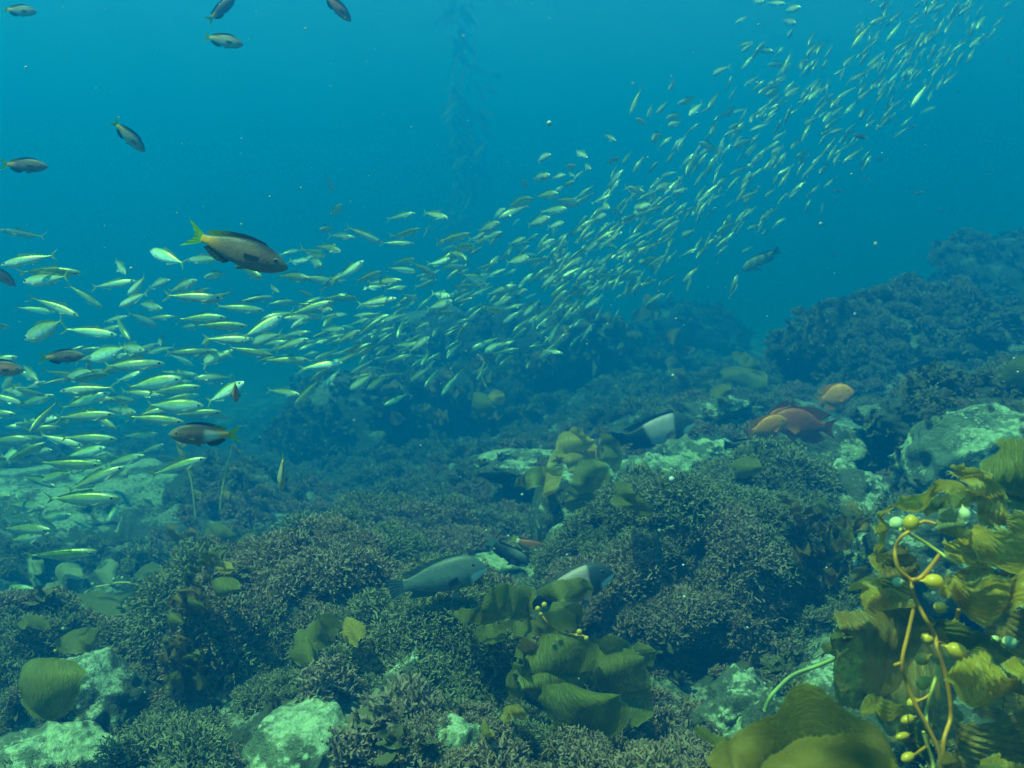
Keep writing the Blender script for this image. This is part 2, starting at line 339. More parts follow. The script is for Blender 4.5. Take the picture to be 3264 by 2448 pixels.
# ---------------------------------------------------------------- fish
def smooth_curve(pts, n):
    """Catmull-Rom through rows of pts, n samples"""
    p = np.asarray(pts, float); k = len(p); out = []
    q = np.concatenate([[2 * p[0] - p[1]], p, [2 * p[-1] - p[-2]]])
    for s in np.linspace(0, k - 1, n):
        i = min(int(s), k - 2); t = s - i; a, b, c, d = q[i], q[i + 1], q[i + 2], q[i + 3]
        out.append(.5 * (2 * b + (c - a) * t + (2 * a - 5 * b + 4 * c - d) * t * t + (3 * b - a - 3 * c + d) * t ** 3))
    return np.array(out)
def fish_mat(name, rough, metal, spec=.5, scale_bump=True, trans=0.):
    m, nt, b = mat_new(name); L = nt.links
    at = N(nt, 'ShaderNodeAttribute', attribute_name='Col')
    tc = N(nt, 'ShaderNodeTexCoord')
    n = N(nt, 'ShaderNodeTexNoise', Scale=14., Detail=4.); L.new(tc.outputs['Object'], n.inputs['Vector'])
    c = mix(nt, .55, at.outputs['Color'], ramp(nt, n.outputs['Fac'], [(.3, .62), (.7, 1.25)]), 'MULTIPLY')
    if metal:                                # random brightness per fish; silver glints painted into the colour of the brightest
        oi = N(nt, 'ShaderNodeObjectInfo'); c = mix(nt, 1., c, ramp(nt, oi.outputs['Random'], [(0., .65), (.4, .95), (.82, 1.1), (.93, 1.7)]), 'MULTIPLY')
    L.new(c, b.inputs['Base Color']); b.inputs['Roughness'].default_value = rough
    b.inputs['Metallic'].default_value = metal; b.inputs['Specular IOR Level'].default_value = spec
    if scale_bump:
        v = N(nt, 'ShaderNodeTexVoronoi', Scale=55.); L.new(tc.outputs['Object'], v.inputs['Vector'])
        bm_ = N(nt, 'ShaderNodeBump', Strength=.12, Distance=.003); L.new(v.outputs['Distance'], bm_.inputs['Height']); L.new(bm_.outputs['Normal'], b.inputs['Normal'])
    if trans:
        tr = N(nt, 'ShaderNodeBsdfTranslucent'); L.new(c, tr.inputs['Color'])
        mx = N(nt, 'ShaderNodeMixShader'); mx.inputs[0].default_value = trans
        L.new(b.outputs[0], mx.inputs[1]); L.new(tr.outputs[0], mx.inputs[2]); L.new(mx.outputs[0], nt.nodes['Material Output'].inputs['Surface'])
    return m
M_silver = fish_mat('silver_fish_skin', .32, .25, .9)
M_skin = fish_mat('fish_skin', .5, 0., .4)
M_fin = fish_mat('fish_fin', .5, 0., .3, False, .4)

def lerp(a, b, t):
    t = max(0., min(1., t)); return tuple(x + (y - x) * t for x, y in zip(a, b))
def sstep(a, b, x):
    t = max(0., min(1., (x - a) / (b - a))); return t * t * (3 - 2 * t)

def bend_fn(bend):
    ts = np.linspace(0, 1.05, 60); ang = bend * np.clip((ts - .12) / .88, 0, None) ** 1.3
    dx = -np.cos(ang); dy = np.sin(ang); h = ts[1] - ts[0]
    cx = np.concatenate([[0], np.cumsum((dx[1:] + dx[:-1]) / 2 * h)]); cy_ = np.concatenate([[0], np.cumsum((dy[1:] + dy[:-1]) / 2 * h)])
    ex, ey = np.interp(1.0, ts, cx), np.interp(1.0, ts, cy_); L_ = math.hypot(ex, ey); rot = math.atan2(ey, -ex)
    c, s = math.cos(rot), math.sin(rot)
    def f(t, y, z):
        X = np.interp(t, ts, cx); Y = np.interp(t, ts, cy_); a = np.interp(t, ts, ang)
        X += y * math.sin(a); Y += y * math.cos(a)
        # turn so that nose -> tail tip is the -x axis, unit length
        return ((X * c - Y * s) / L_, (X * s + Y * c) / L_, z / L_)
    return f
class Geo:
    def __init__(s): s.v = []; s.f = []; s.c = []
    def add(s, v, f, c):
        o = len(s.v); s.v += v; s.c += c; s.f += [tuple(i + o for i in q) for q in f]
def body_geo(spec, bf, rings, segs):
    prof = smooth_curve(spec['profile'], rings); g = Geo(); v = []; c = []; f = []
    for (t, top, bot, w) in prof:
        for k in range(segs):
            a = 2 * math.pi * k / segs; ca, sa = math.cos(a), math.sin(a)
            pw = spec.get('square', .85)
            y = w * math.copysign(abs(ca) ** pw, ca)
            z = (top if sa > 0 else bot) * abs(sa) ** 1.0 if abs(sa) > 1e-9 else 0.
            if sa <= 0: z = bot * abs(sa)
            z += spec.get('mid', lambda t: 0.)(t) * (1 - abs(sa))
            v.append(bf(t, y, z)); c.append(spec['color'](t, sa if abs(ca) > .0 else sa, z))
    for i in range(rings - 1):
        for k in range(segs):
            a = i * segs + k; b = i * segs + (k + 1) % segs; f.append((a, a + segs, b + segs, b))
    f.append(tuple(range(segs))); f.append(tuple(reversed(range((rings - 1) * segs, rings * segs))))
    g.add(v, f, c); return g
def fin_geo(base, edge, bf, col, nb=10, ne=4, y0=0., splay=0., rag=.0, colfn=None):
    """a fin spanning from base polyline to outer edge polyline, both in (t, z)"""
    B = smooth_curve(base, nb); E = smooth_curve(edge, nb); v = []; c = []; f = []
    for i in range(nb):
        for j in range(ne):
            s = j / (ne - 1); p = B[i] * (1 - s) + E[i] * s
            if rag and j == ne - 1 and i % 2: p = p * (1 - rag) + B[i] * rag
            y = y0 + splay * s + .004 * math.sin(i * 2.1) * s
            v.append(bf(p[0], y, p[1])); cc = colfn(p[0], p[1], s) if colfn else col
            k = 1.0 if i % 2 else .86; c.append(tuple(x * k for x in cc))
    for i in range(nb - 1):
        for j in range(ne - 1):
            a = i * ne + j; f.append((a, a + 1, a + ne + 1, a + ne))
    g = Geo(); g.add(v, f, c); return g
def eye_geo(spec, bf, side, n=12):
    t, z, r = spec['eye']; prof = smooth_curve(spec['profile'], 60); w = np.interp(t, prof[:, 0], prof[:, 3])
    top = np.interp(t, prof[:, 0], prof[:, 1])
    yy = w * max(0.2, 1 - (abs(z) / max(top, 1e-3)) ** 2.2) ** .45
    v = []; c = []; f = []; g = Geo()
    for i in range(7):
        ph = math.pi / 2 * i / 6
        for k in range(n):
            a = 2 * math.pi * k / n
            v.append(bf(t + r * math.sin(ph) * math.cos(a), side * (yy - r * .15 + r * .5 * math.cos(ph)), z + r * math.sin(ph) * math.sin(a)))
            c.append((.008, .008, .01) if i < 4 else spec['iris'])
    for i in range(6):
        for k in range(n):
            a = i * n + k; b = i * n + (k + 1) % n; f.append((a, a + n, b + n, b))
    f.append(tuple(range(n))); g.add(v, f, c); return g
def geo_mesh(name, geos, mat):
    g = Geo()
    for q in geos: g.add(q.v, q.f, q.c)
    o = mesh_obj(name, g.v, g.f, mat, colors=g.c); me = o.data; bpy.data.objects.remove(o); return me
_fish_cache = {}
def fish_meshes(spec, bend, lod):
    key = (spec['name'], round(bend, 2), lod)
    if key in _fish_cache: return _fish_cache[key]
    bf = bend_fn(bend); hi = lod
    rings, segs = {0: (16, 10), 1: (26, 16), 2: (64, 36)}[hi]
    parts = [('body', [body_geo(spec, bf, rings, segs)], spec['mat'])]
    for fn in spec['fins']:
        nm, base, edge, col = fn[:4]; kw = fn[4] if len(fn) > 4 else {}
        nb = {0: 6, 1: 9, 2: 21}[hi]
        if kw.get('pair'):
            kw = dict(kw); kw.pop('pair'); y0 = kw.pop('y0', .03); sp = kw.pop('splay', .06)
            for s in (-1, 1):
                parts.append((nm, [fin_geo(base, edge, bf, col, nb, 4, y0=s * y0, splay=s * sp, **kw)], M_fin))
        else: parts.append((nm, [fin_geo(base, edge, bf, col, nb, 4, **kw)], M_fin))
    for s in (-1, 1): parts.append(('eye', [eye_geo(spec, bf, s)], M_skin))
    if lod == 0:
        me = geo_mesh(spec['name'], [g for _, gs, _ in parts for g in gs], spec['mat']); res = [('body', me)]
    else: res = [(nm, geo_mesh(nm if nm != 'body' else spec['name'], gs, mt)) for nm, gs, mt in parts]
    _fish_cache[key] = res; return res
def fish_matrix(head, tail, dist, length, yaw=0., roll=0.):
    """head, tail in photograph pixels. yaw > 0: tail farther away than the head."""
    lp = math.hypot(head[0] - tail[0], head[1] - tail[1])
    if dist is None: dist = F * length * math.cos(R(yaw)) / lp
    dd = length * math.sin(R(yaw)) / 2 if length else 0
    H = P(head[0], head[1], dist - dd); T = P(tail[0], tail[1], dist + dd)
    X = (H - T); L_ = X.length; X.normalize()
    up = Vector((0, 0, 1))
    if abs(X.z) > .97: up = Vector((0, -1, .2))
    Y = up.cross(X).normalized(); Z = X.cross(Y)
    M = Matrix((X, Y, Z)).transposed() @ Matrix.Rotation(R(roll), 3, 'X')
    return Matrix.Translation(H) @ (M * L_).to_4x4(), dist
def place_fish(spec, head, tail, label, cat, dist=None, length=None, yaw=0., roll=0., bend=0., lod=1, group=None, name=None):
    M, d = fish_matrix(head, tail, dist, length, yaw, roll)
    parts = fish_meshes(spec, bend, lod)
    root = bpy.data.objects.new(name or spec['name'], parts[0][1]); COL.objects.link(root); root.matrix_world = M
    for nm, me in parts[1:]:
        o = bpy.data.objects.new(nm, me); COL.objects.link(o); o.parent = root
    tag(root, label, cat, group); return root

# --- jack mackerel
def mack_col(t, s, z):
    back = (.18, .27, .06); line = (.50, .60, .16); flank = (.76, .92, .82); belly = (.90, .95, .90)
    c = lerp(flank, line, sstep(.12, .42, s)); c = lerp(c, back, sstep(.50, .85, s)); c = lerp(c, belly, sstep(-.2, -.8, s))
    if t < .2: c = lerp(c, (.55, .62, .42) if s > .3 else (.8, .84, .8), .5)
    if abs(t - .215) < .014 and abs(s) < .55: c = (.06, .09, .05)
    if abs(s - .02) < .10 and t > .45: c = lerp(c, (.5, .60, .45), .6)
    if t > .80: c = lerp(c, (.55, .62, .12), .7)
    return c
MACK = dict(name='jack_mackerel', mat=M_silver, square=.9, color=mack_col, eye=(.085, .012, .024), iris=(.78, .80, .70),
    profile=[(0, .002, -.004, .002), (.03, .028, -.030, .018), (.08, .050, -.052, .034), (.16, .076, -.080, .048), (.28, .094, -.098, .056),
             (.40, .094, -.096, .055), (.54, .078, -.078, .044), (.68, .050, -.050, .029), (.79, .022, -.022, .014), (.86, .012, -.012, .009), (.89, .011, -.011, .004)],
    fins=[('tail_fin', [(.85, .010), (.862, .004), (.862, -.004), (.85, -.010)], [(1.0, .115), (.915, .022), (.915, -.022), (1.0, -.115)], (.50, .56, .14)),
          ('dorsal_fin', [(.30, .088), (.42, .088), (.55, .072), (.78, .020)], [(.34, .135), (.46, .112), (.60, .088), (.80, .032)], (.28, .36, .10)),
          ('anal_fin', [(.52, -.074), (.60, -.062), (.70, -.040), (.78, -.020)], [(.56, -.108), (.64, -.078), (.73, -.052), (.80, -.030)], (.62, .66, .50)),
          ('pectoral_fin', [(.225, -.006), (.23, -.018), (.232, -.03)], [(.36, -.050), (.35, -.062), (.30, -.070)], (.70, .74, .62), dict(pair=True, y0=.052, splay=.03))])
MACKD = dict(MACK, name='deep_jack_mackerel', profile=[(t, a * 1.15, b * 1.22, w * 1.05) for t, a, b, w in MACK['profile']],
    fins=[('tail_fin', MACK['fins'][0][1], [(1.0, .13), (.92, .024), (.92, -.024), (1.0, -.13)], (.50, .56, .14)),
          ('dorsal_fin', [(.30, .116), (.42, .116), (.55, .094), (.78, .028)], [(.34, .160), (.46, .136), (.60, .112), (.80, .040)], (.28, .36, .10)),
          ('anal_fin', [(.52, -.102), (.60, -.086), (.70, -.054), (.78, -.028)], [(.56, -.140), (.64, -.105), (.73, -.068), (.80, -.036)], (.62, .66, .50)),
          ('pectoral_fin', [(.225, -.006), (.23, -.018), (.232, -.03)], [(.36, -.055), (.35, -.070), (.30, -.080)], (.70, .74, .62), dict(pair=True, y0=.058, splay=.03))])
MACK['profile'] = [(t, a * .82, b * .82, w * .92) for t, a, b, w in MACK['profile']]
# --- blacksmith damselfish
def black_col(white=False, brown=(.13, .095, .085), rear=(.62, .26, .02)):
    def f(t, s, z):
        c = lerp(brown, (.025, .032, .055), sstep(.3, .9, s))
        c = lerp(c, (.30, .25, .20), sstep(.2, .02, t) * .7)
        c = lerp(c, tuple(x * 1.5 for x in brown), sstep(-.1, -.8, s) * .6)
        if white: c = lerp(c, (.72, .62, .52), sstep(.17, .08, abs(t - .62)) * sstep(.85, .4, abs(s + .1)))
        return lerp(c, rear, sstep(.60, .78, t) * sstep(1.1, .3, s))
    return f
def blacksmith(nm, white=False, tail=(.26, .52, .02), tall=1.0, brown=(.22, .13, .09), rear=(.95, .40, .02)):
    k = tall
    return dict(name=nm, mat=M_skin, square=.8, color=black_col(white, brown, rear), eye=(.115, .030, .020), iris=(.35, .36, .30),
        profile=[(0, .004, -.010, .004), (.03, .040 * k, -.042 * k, .026), (.09, .086 * k, -.082 * k, .052), (.18, .128 * k, -.118 * k, .070), (.30, .148 * k, -.140 * k, .078),
                 (.43, .142 * k, -.138 * k, .070), (.56, .116 * k, -.112 * k, .052), (.67, .078 * k, -.074 * k, .034), (.76, .050 * k, -.048 * k, .022), (.82, .044 * k, -.042 * k, .013)],
        fins=[('tail_fin', [(.80, .040 * k), (.815, .015), (.815, -.015), (.80, -.040 * k)], [(1.0, .135), (.905, .025), (.905, -.025), (1.0, -.135)], tail, dict(rag=.04)),
              ('dorsal_fin', [(.20, .125 * k), (.35, .143 * k), (.55, .113 * k), (.74, .052 * k)], [(.26, .165 * k), (.42, .180 * k), (.62, .150 * k), (.80, .088 * k)], (.04, .05, .05), dict(colfn=lambda t, z, s: lerp((.035, .04, .05), (.20, .30, .03), sstep(.5, .75, t)))),
              ('anal_fin', [(.50, -.120 * k), (.58, -.104 * k), (.66, -.075 * k), (.74, -.050 * k)], [(.56, -.168 * k), (.66, -.155 * k), (.73, -.115 * k), (.78, -.08 * k)], (.05, .07, .05)),
              ('pelvic_fin', [(.30, -.120 * k), (.33, -.130 * k), (.36, -.132 * k)], [(.44, -.178 * k), (.43, -.165 * k), (.42, -.148 * k)], (.52, .46, .02), dict(pair=True, y0=.02, splay=.015)),
              ('pectoral_fin', [(.225, .01), (.232, -.015), (.235, -.04)], [(.38, .0), (.375, -.035), (.34, -.065)], (.16, .14, .12), dict(pair=True, y0=.070, splay=.04))])
BLK = blacksmith('blacksmith', tall=.9); BLKW = blacksmith('banded_blacksmith', white=True, tail=(.42, .55, .02)); BLKO = blacksmith('orange_blacksmith', brown=(.60, .20, .08), tail=(.5, .4, .04))
BLKP = blacksmith('pale_blacksmith', brown=(.42, .36, .26), rear=(.95, .50, .03))
# --- sheephead
def sheep_col(kind):
    def f(t, s, z):
        if kind == 'grey': c = lerp((.16, .21, .22), (.10, .13, .14), sstep(.2, .9, s))
        elif kind == 'black': c = (.012, .016, .022)
        elif kind == 'dark':
            c = lerp((.015, .018, .024), (.20, .22, .23), sstep(.05, .6, s) * sstep(.62, .30, t))
        else:
            pink = lerp((.70, .34, .34), (.50, .34, .38), sstep(-.2, .7, s))
            if kind == 'pale': pink = lerp((.56, .50, .56), (.46, .34, .44), sstep(-.6, .8, s))
            c = lerp((.045, .06, .075), pink, sstep(.255, .285, t + .03 * s)); c = lerp(c, (.012, .014, .02), sstep(.55, .60, t - .03 * s))
        chin = sstep(-.0, -.2, s + 1.2 * max(0, t - .05)) * sstep(.18, .14, t)
        if kind != 'black' or True: c = lerp(c, (.92, .92, .90), chin)
        return c
    return f
def deepen(spec, k):
    spec['profile'] = [(t, a * k, b * k, w * k) for t, a, b, w in spec['profile']]; t, z, r = spec['eye']; spec['eye'] = (t, z * k, r)
    spec['fins'] = [(f[0], [(q[0], q[1] * k) for q in f[1]], [(q[0], q[1] * k) for q in f[2]], *f[3:]) if f[0] != 'tail_fin' else f for f in spec['fins']]; return spec
def sheephead(nm, kind, tailc, finc):
    return deepen(sheephead_(nm, kind, tailc, finc), 1.14)
def sheephead_(nm, kind, tailc, finc):
    return dict(name=nm, mat=M_skin, square=.78, color=sheep_col(kind), eye=(.115, .062, .0165), iris=(.10, .12, .12),
        profile=[(0, .004, -.022, .006), (.02, .034, -.044, .026), (.06, .082, -.064, .044), (.12, .124, -.090, .058), (.20, .148, -.118, .068), (.32, .152, -.136, .074),
                 (.46, .136, -.130, .066), (.60, .104, -.102, .048), (.70, .074, -.074, .034), (.78, .056, -.058, .023), (.835, .056, -.056, .012)],
        fins=[('tail_fin', [(.815, .054), (.825, .02), (.825, -.02), (.815, -.054)], [(.995, .118), (.985, .04), (.985, -.04), (.995, -.118)], tailc, dict(rag=.05)),
              ('dorsal_fin', [(.20, .144), (.38, .146), (.58, .106), (.76, .056)], [(.24, .176), (.42, .178), (.64, .148), (.845, .110)], finc, dict(rag=.25)),
              ('anal_fin', [(.52, -.116), (.60, -.098), (.68, -.078), (.75, -.060)], [(.56, -.150), (.66, -.142), (.76, -.130), (.82, -.115)], finc),
              ('pelvic_fin', [(.29, -.130), (.32, -.134), (.35, -.134)], [(.42, -.232), (.40, -.212), (.38, -.17)], (.42, .52, .46), dict(pair=True, y0=.025, splay=.02)),
              ('pectoral_fin', [(.245, .0), (.25, -.03), (.252, -.06)], [(.385, -.02), (.39, -.07), (.34, -.115)], (.06, .08, .09) if kind == 'grey' else (.42, .24, .22), dict(pair=True, y0=.066, splay=.055, rag=.06))])
SHG = sheephead('grey_sheephead', 'grey', (.13, .18, .19), (.11, .15, .16))
SHP = sheephead('pink_sheephead', 'pink', (.015, .018, .025), (.40, .34, .22))
SHL = sheephead('pale_sheephead', 'pale', (.012, .015, .02), (.02, .025, .03))
SHB = sheephead('dark_wrasse', 'dark', (.16, .24, .25), (.03, .04, .04))
SHK = sheephead('black_wrasse', 'black', (.012, .016, .022), (.012, .016, .022))
def oro(t, s, z):
    c = lerp((.40, .11, .03), (.13, .15, .03), sstep(.3, -.7, s)); c = lerp(c, (.75, .40, .25), sstep(.08, .0, t))
    return lerp(c, (.85, .78, .60), sstep(.74, .80, t))
ORO = dict(SHG, name='orange_wrasse', color=oro, fins=[(a, b, c, (.45, .42, .05) if a != 'dorsal_fin' else (.35, .10, .03), *d) for a, b, c, _, *d in SHG['fins']])
def bass(t, s, z):
    c = (.20, .24, .10) if math.sin(t * 40 + s * 4) * math.cos(s * 7 + t * 11) > -.1 else (.09, .12, .05)
    return lerp(c, (.40, .44, .28), sstep(-.2, -.9, s))
BASS = dict(SHG, name='kelp_bass', color=bass, profile=[(t, a * .82, b * .86, w) for t, a, b, w in SHG['profile']],
    fins=[(a, [(q[0], q[1] * .84) for q in b], [(q[0], q[1] * .84) for q in c], (.14, .18, .08), *d) for a, b, c, _, *d in SHG['fins']])
# --- garibaldi
def gari(shade):
    o = lerp((1.0, .29, .003), (.30, .045, .010), shade)
    def f(t, s, z): return lerp(o, (1.0, .27, .006) if shade < .5 else o, sstep(-.2, -.8, s) * .6)
    return dict(name='garibaldi', mat=M_skin, square=.75, color=f, eye=(.125, .055, .021), iris=(.45, .38, .10),
        profile=[(0, .006, -.02, .006), (.03, .062, -.056, .028), (.09, .130, -.108, .056), (.18, .190, -.160, .074), (.30, .222, -.196, .084),
                 (.44, .214, -.196, .076), (.56, .170, -.160, .056), (.66, .108, -.104, .036), (.73, .072, -.070, .024), (.79, .068, -.066, .013)],
        fins=[('tail_fin', [(.77, .066), (.785, .022), (.785, -.022), (.77, -.066)], [(.99, .165), (.90, .045), (.90, -.045), (.99, -.165)], o),
              ('dorsal_fin', [(.18, .186), (.34, .218), (.54, .170), (.71, .074)], [(.22, .240), (.40, .262), (.64, .262), (.86, .190)], o),
              ('anal_fin', [(.44, -.188), (.53, -.166), (.62, -.120), (.70, -.074)], [(.50, -.245), (.62, -.262), (.76, -.225), (.84, -.165)], o),
              ('pelvic_fin', [(.26, -.185), (.30, -.192), (.34, -.196)], [(.44, -.335), (.42, -.30), (.40, -.25)], lerp(o, (1.0, .34, .01), .4), dict(pair=True, y0=.03, splay=.04)),
              ('pectoral_fin', [(.22, .0), (.228, -.03), (.23, -.07)], [(.39, -.01), (.40, -.075), (.34, -.135)], lerp(o, (1.0, .34, .01), .4), dict(pair=True, y0=.075, splay=.06))])
GAR = deepen(gari(0.), 1.25); GARD = gari(.85); GARD['name'] = 'dark_garibaldi'; GARM = gari(.2); GARM['name'] = 'dusky_garibaldi'
# ---------------------------------------------------------------- named fish
BG = 'dark damselfish with yellow-green tails swimming in front of the school'
def bf_(spec, h, t, dist_len, label, yaw=0, roll=0, bend=0., name='blacksmith', cat='fish', group=BG, lod=2, dist=None, c=CV):
    hs, ts = c(*h), c(*t); w = spec['profile'][5][2] if len(spec['profile']) > 5 else .1
    if group != BG:                          # keep reef fish clear of the rock behind them
        lp = math.hypot(hs[0] - ts[0], hs[1] - ts[1]); d0 = dist or F * dist_len * math.cos(R(yaw)) / lp
        pix = [(hs[0] + (ts[0] - hs[0]) * k, hs[1] + (ts[1] - hs[1]) * k + e * lp * .16) for k in (0, .2, .4, .6, .8, 1) for e in (-1, 0, .9)]
        dist = free_dist(pix, d0, .16); dist_len = None if yaw == 0 else dist * lp / F / math.cos(R(yaw))
    return place_fish(spec, c(*h), c(*t), label, cat, dist=dist, length=dist_len, yaw=yaw, roll=roll, bend=bend, lod=lod, group=group, name=name)
bf_(BLK, (622, 580), (398, 500), .20, 'largest dark fish with brown body and green forked tail in front of the school', bend=.25, roll=-6)
bf_(BLKW, (364, 938), (524, 938), .155, 'dark fish with a whitish band and yellow tail pointing right, over the lower school', bend=-.15, yaw=12)
bf_(BLKP, (526, 97), (437, 78), .15, 'small grey-brown fish heading right near the top, below the one cut by the top edge', bend=.1)
bf_(BLK, (508, -6), (446, 48), .15, 'dark fish cut by the top edge with its green tail pointing down left', bend=-.25, yaw=-10)
bf_(BLKO, (758, 46), (694, -18), .16, 'orange-brown fish cut by the top edge, heading down right', bend=.2, yaw=-20)
bf_(BLKP, (80, 26), (4, 20), .14, 'small dim fish at the top left corner heading right', bend=.1)
bf_(BLKP, (313, 328), (240, 258), .15, 'pale brown fish with an orange tail diving down right in open water', yaw=-20, bend=.2)
bf_(BLK, (104, 360), (-4, 354), .15, 'dark slender fish at the left edge in open blue water', bend=-.1)
bf_(BLK, (182, 768), (80, 774), .14, 'dark fish with orange rear swimming right among the left mackerel', bend=-.35)
bf_(BLKO, (52, 800), (-58, 788), .15, 'reddish-brown fish cut by the left edge beside the mackerel school')
bf_(BLKO, (34, 618), (-30, 570), .15, 'small pinkish-brown fish cut by the left edge above the school', yaw=-30)
bf_(BLKO, (510, 866), (507, 820), .13, 'tiny brown and orange fish seen nearly end-on above a mackerel tail', yaw=-60)
bf_(BLKP, (606, 1060), (612, 980), .13, 'orange and white fish seen from behind, nose down, over the dark outcrop', yaw=-35)
LG = None
bf_(SHG, D5(968, 436), D5(96, 640), .55, 'large grey sheephead fish with white chin swimming right over the turf', yaw=0, bend=-.12, name='sheephead', cat='fish', group=LG, c=crop(0, 0, 1))
bf_(SHP, D5(2086, 480), D5(1240, 800), .56, 'pink-bodied sheephead with black head and white chin behind the central kelp', yaw=-8, bend=.05, name='sheephead', group=LG, c=crop(0, 0, 1))
bf_(SHL, C4(506, 560), C4(80, 660), None, 'black and pale-pink sheephead with black tail beside the middle kelp', dist=4.9, roll=0, bend=.35, name='sheephead', group=LG, c=crop(0, 0, 1))
bf_(SHB, D5(1334, 420), D5(985, 190), .22, 'small black fish with silvery upper side and white snout left of the orange-brown fish', bend=.45, name='wrasse', group=LG, c=crop(0, 0, 1))
bf_(ORO, D5(1486, 285), D5(1190, 175), .18, 'small orange-brown fish with pale tail base arched above the rock slab', bend=.8, name='wrasse', group=LG, c=crop(0, 0, 1))
bf_(SHK, D6(712, 1015), D6(205, 985), None, 'nearly black fish with a white chin in front of the dusky garibaldi', dist=4.0, bend=.3, yaw=10, name='wrasse', group=LG, c=crop(0, 0, 1))
GG = 'orange garibaldis gathered over the rounded boulder'
bf_(GAR, D6(1745, 360), D6(1275, 480), .25, 'bright orange garibaldi, highest of its group, facing right above the boulder', yaw=24, roll=0, bend=.2, name='garibaldi', group=GG, c=crop(0, 0, 1))
bf_(GARM, D6(962, 700), D6(440, 870), None, 'dusky orange garibaldi with a bright face, partly behind the black fish', dist=4.15, bend=.1, name='garibaldi', group=GG, c=crop(0, 0, 1))
bf_(GARD, D6(760, 700), D6(1560, 800), None, 'dark rust-red garibaldi facing left with its tail over the boulder', dist=4.25, bend=-.2, name='garibaldi', group=GG, c=crop(0, 0, 1))
bf_(GARD, D6(700, 800), D6(1090, 480), None, 'dark rust-red garibaldi behind the dusky one with its fin tips raised', dist=4.4, bend=.1, name='garibaldi', group=GG, c=crop(0, 0, 1))
bf_(BASS, C8(642, 1512), C8(852, 1390), .36, 'mottled green kelp bass alone in open water right of the school', bend=.15, name='kelp_bass', group=LG, c=crop(0, 0, 1))
# small distant fish
rnd = random.Random(11)
far = [(2090, 494, 22), (2060, 512, 26), (1972, 402, 14), (2135, 75, 16), (2145, 110, 14), (1908, 235, 14), (1935, 268, 14), (2072, 200, 16), (2120, 190, 14), (1810, 412, 22), (1805, 430, 16),
       (2035, 455, 18), (2056, 452, 14), (1985, 416, 22), (2140, 370, 16), (1862, 353, 20), (1860, 295, 34), (1970, 275, 22), (1900, 345, 18), (1802, 552, 16), (2095, 166, 14), (2010, 390, 14), (2180, 130, 16), (1870, 385, 18)]
words = ['first', 'second', 'third', 'fourth', 'fifth', 'sixth', 'seventh', 'eighth', 'ninth', 'tenth', 'eleventh', 'twelfth', 'thirteenth', 'fourteenth', 'fifteenth', 'sixteenth', 'seventeenth', 'eighteenth', 'nineteenth',
         'twentieth', 'twenty-first', 'twenty-second', 'twenty-third', 'twenty-fourth', 'twenty-fifth', 'twenty-sixth', 'twenty-seventh', 'twenty-eighth', 'twenty-ninth', 'thirtieth',
         'thirty-first', 'thirty-second', 'thirty-third', 'thirty-fourth', 'thirty-fifth', 'thirty-sixth', 'thirty-seventh', 'thirty-eighth', 'thirty-ninth', 'fortieth']
far.sort()
for i, (x, y, l) in enumerate(far):
    a = rnd.uniform(-.5, .9); dx, dy = math.cos(a) * l / 2, math.sin(a) * l / 2
    place_fish(BLK, CV(x - dx, y + dy), CV(x + dx, y - dy), f'{words[i]} from the left of the tiny faded fish in the hazy water at the right', 'fish', length=.10, lod=0, yaw=rnd.uniform(-20, 20), group='tiny faded fish in the hazy water at the right', name='distant_fish')

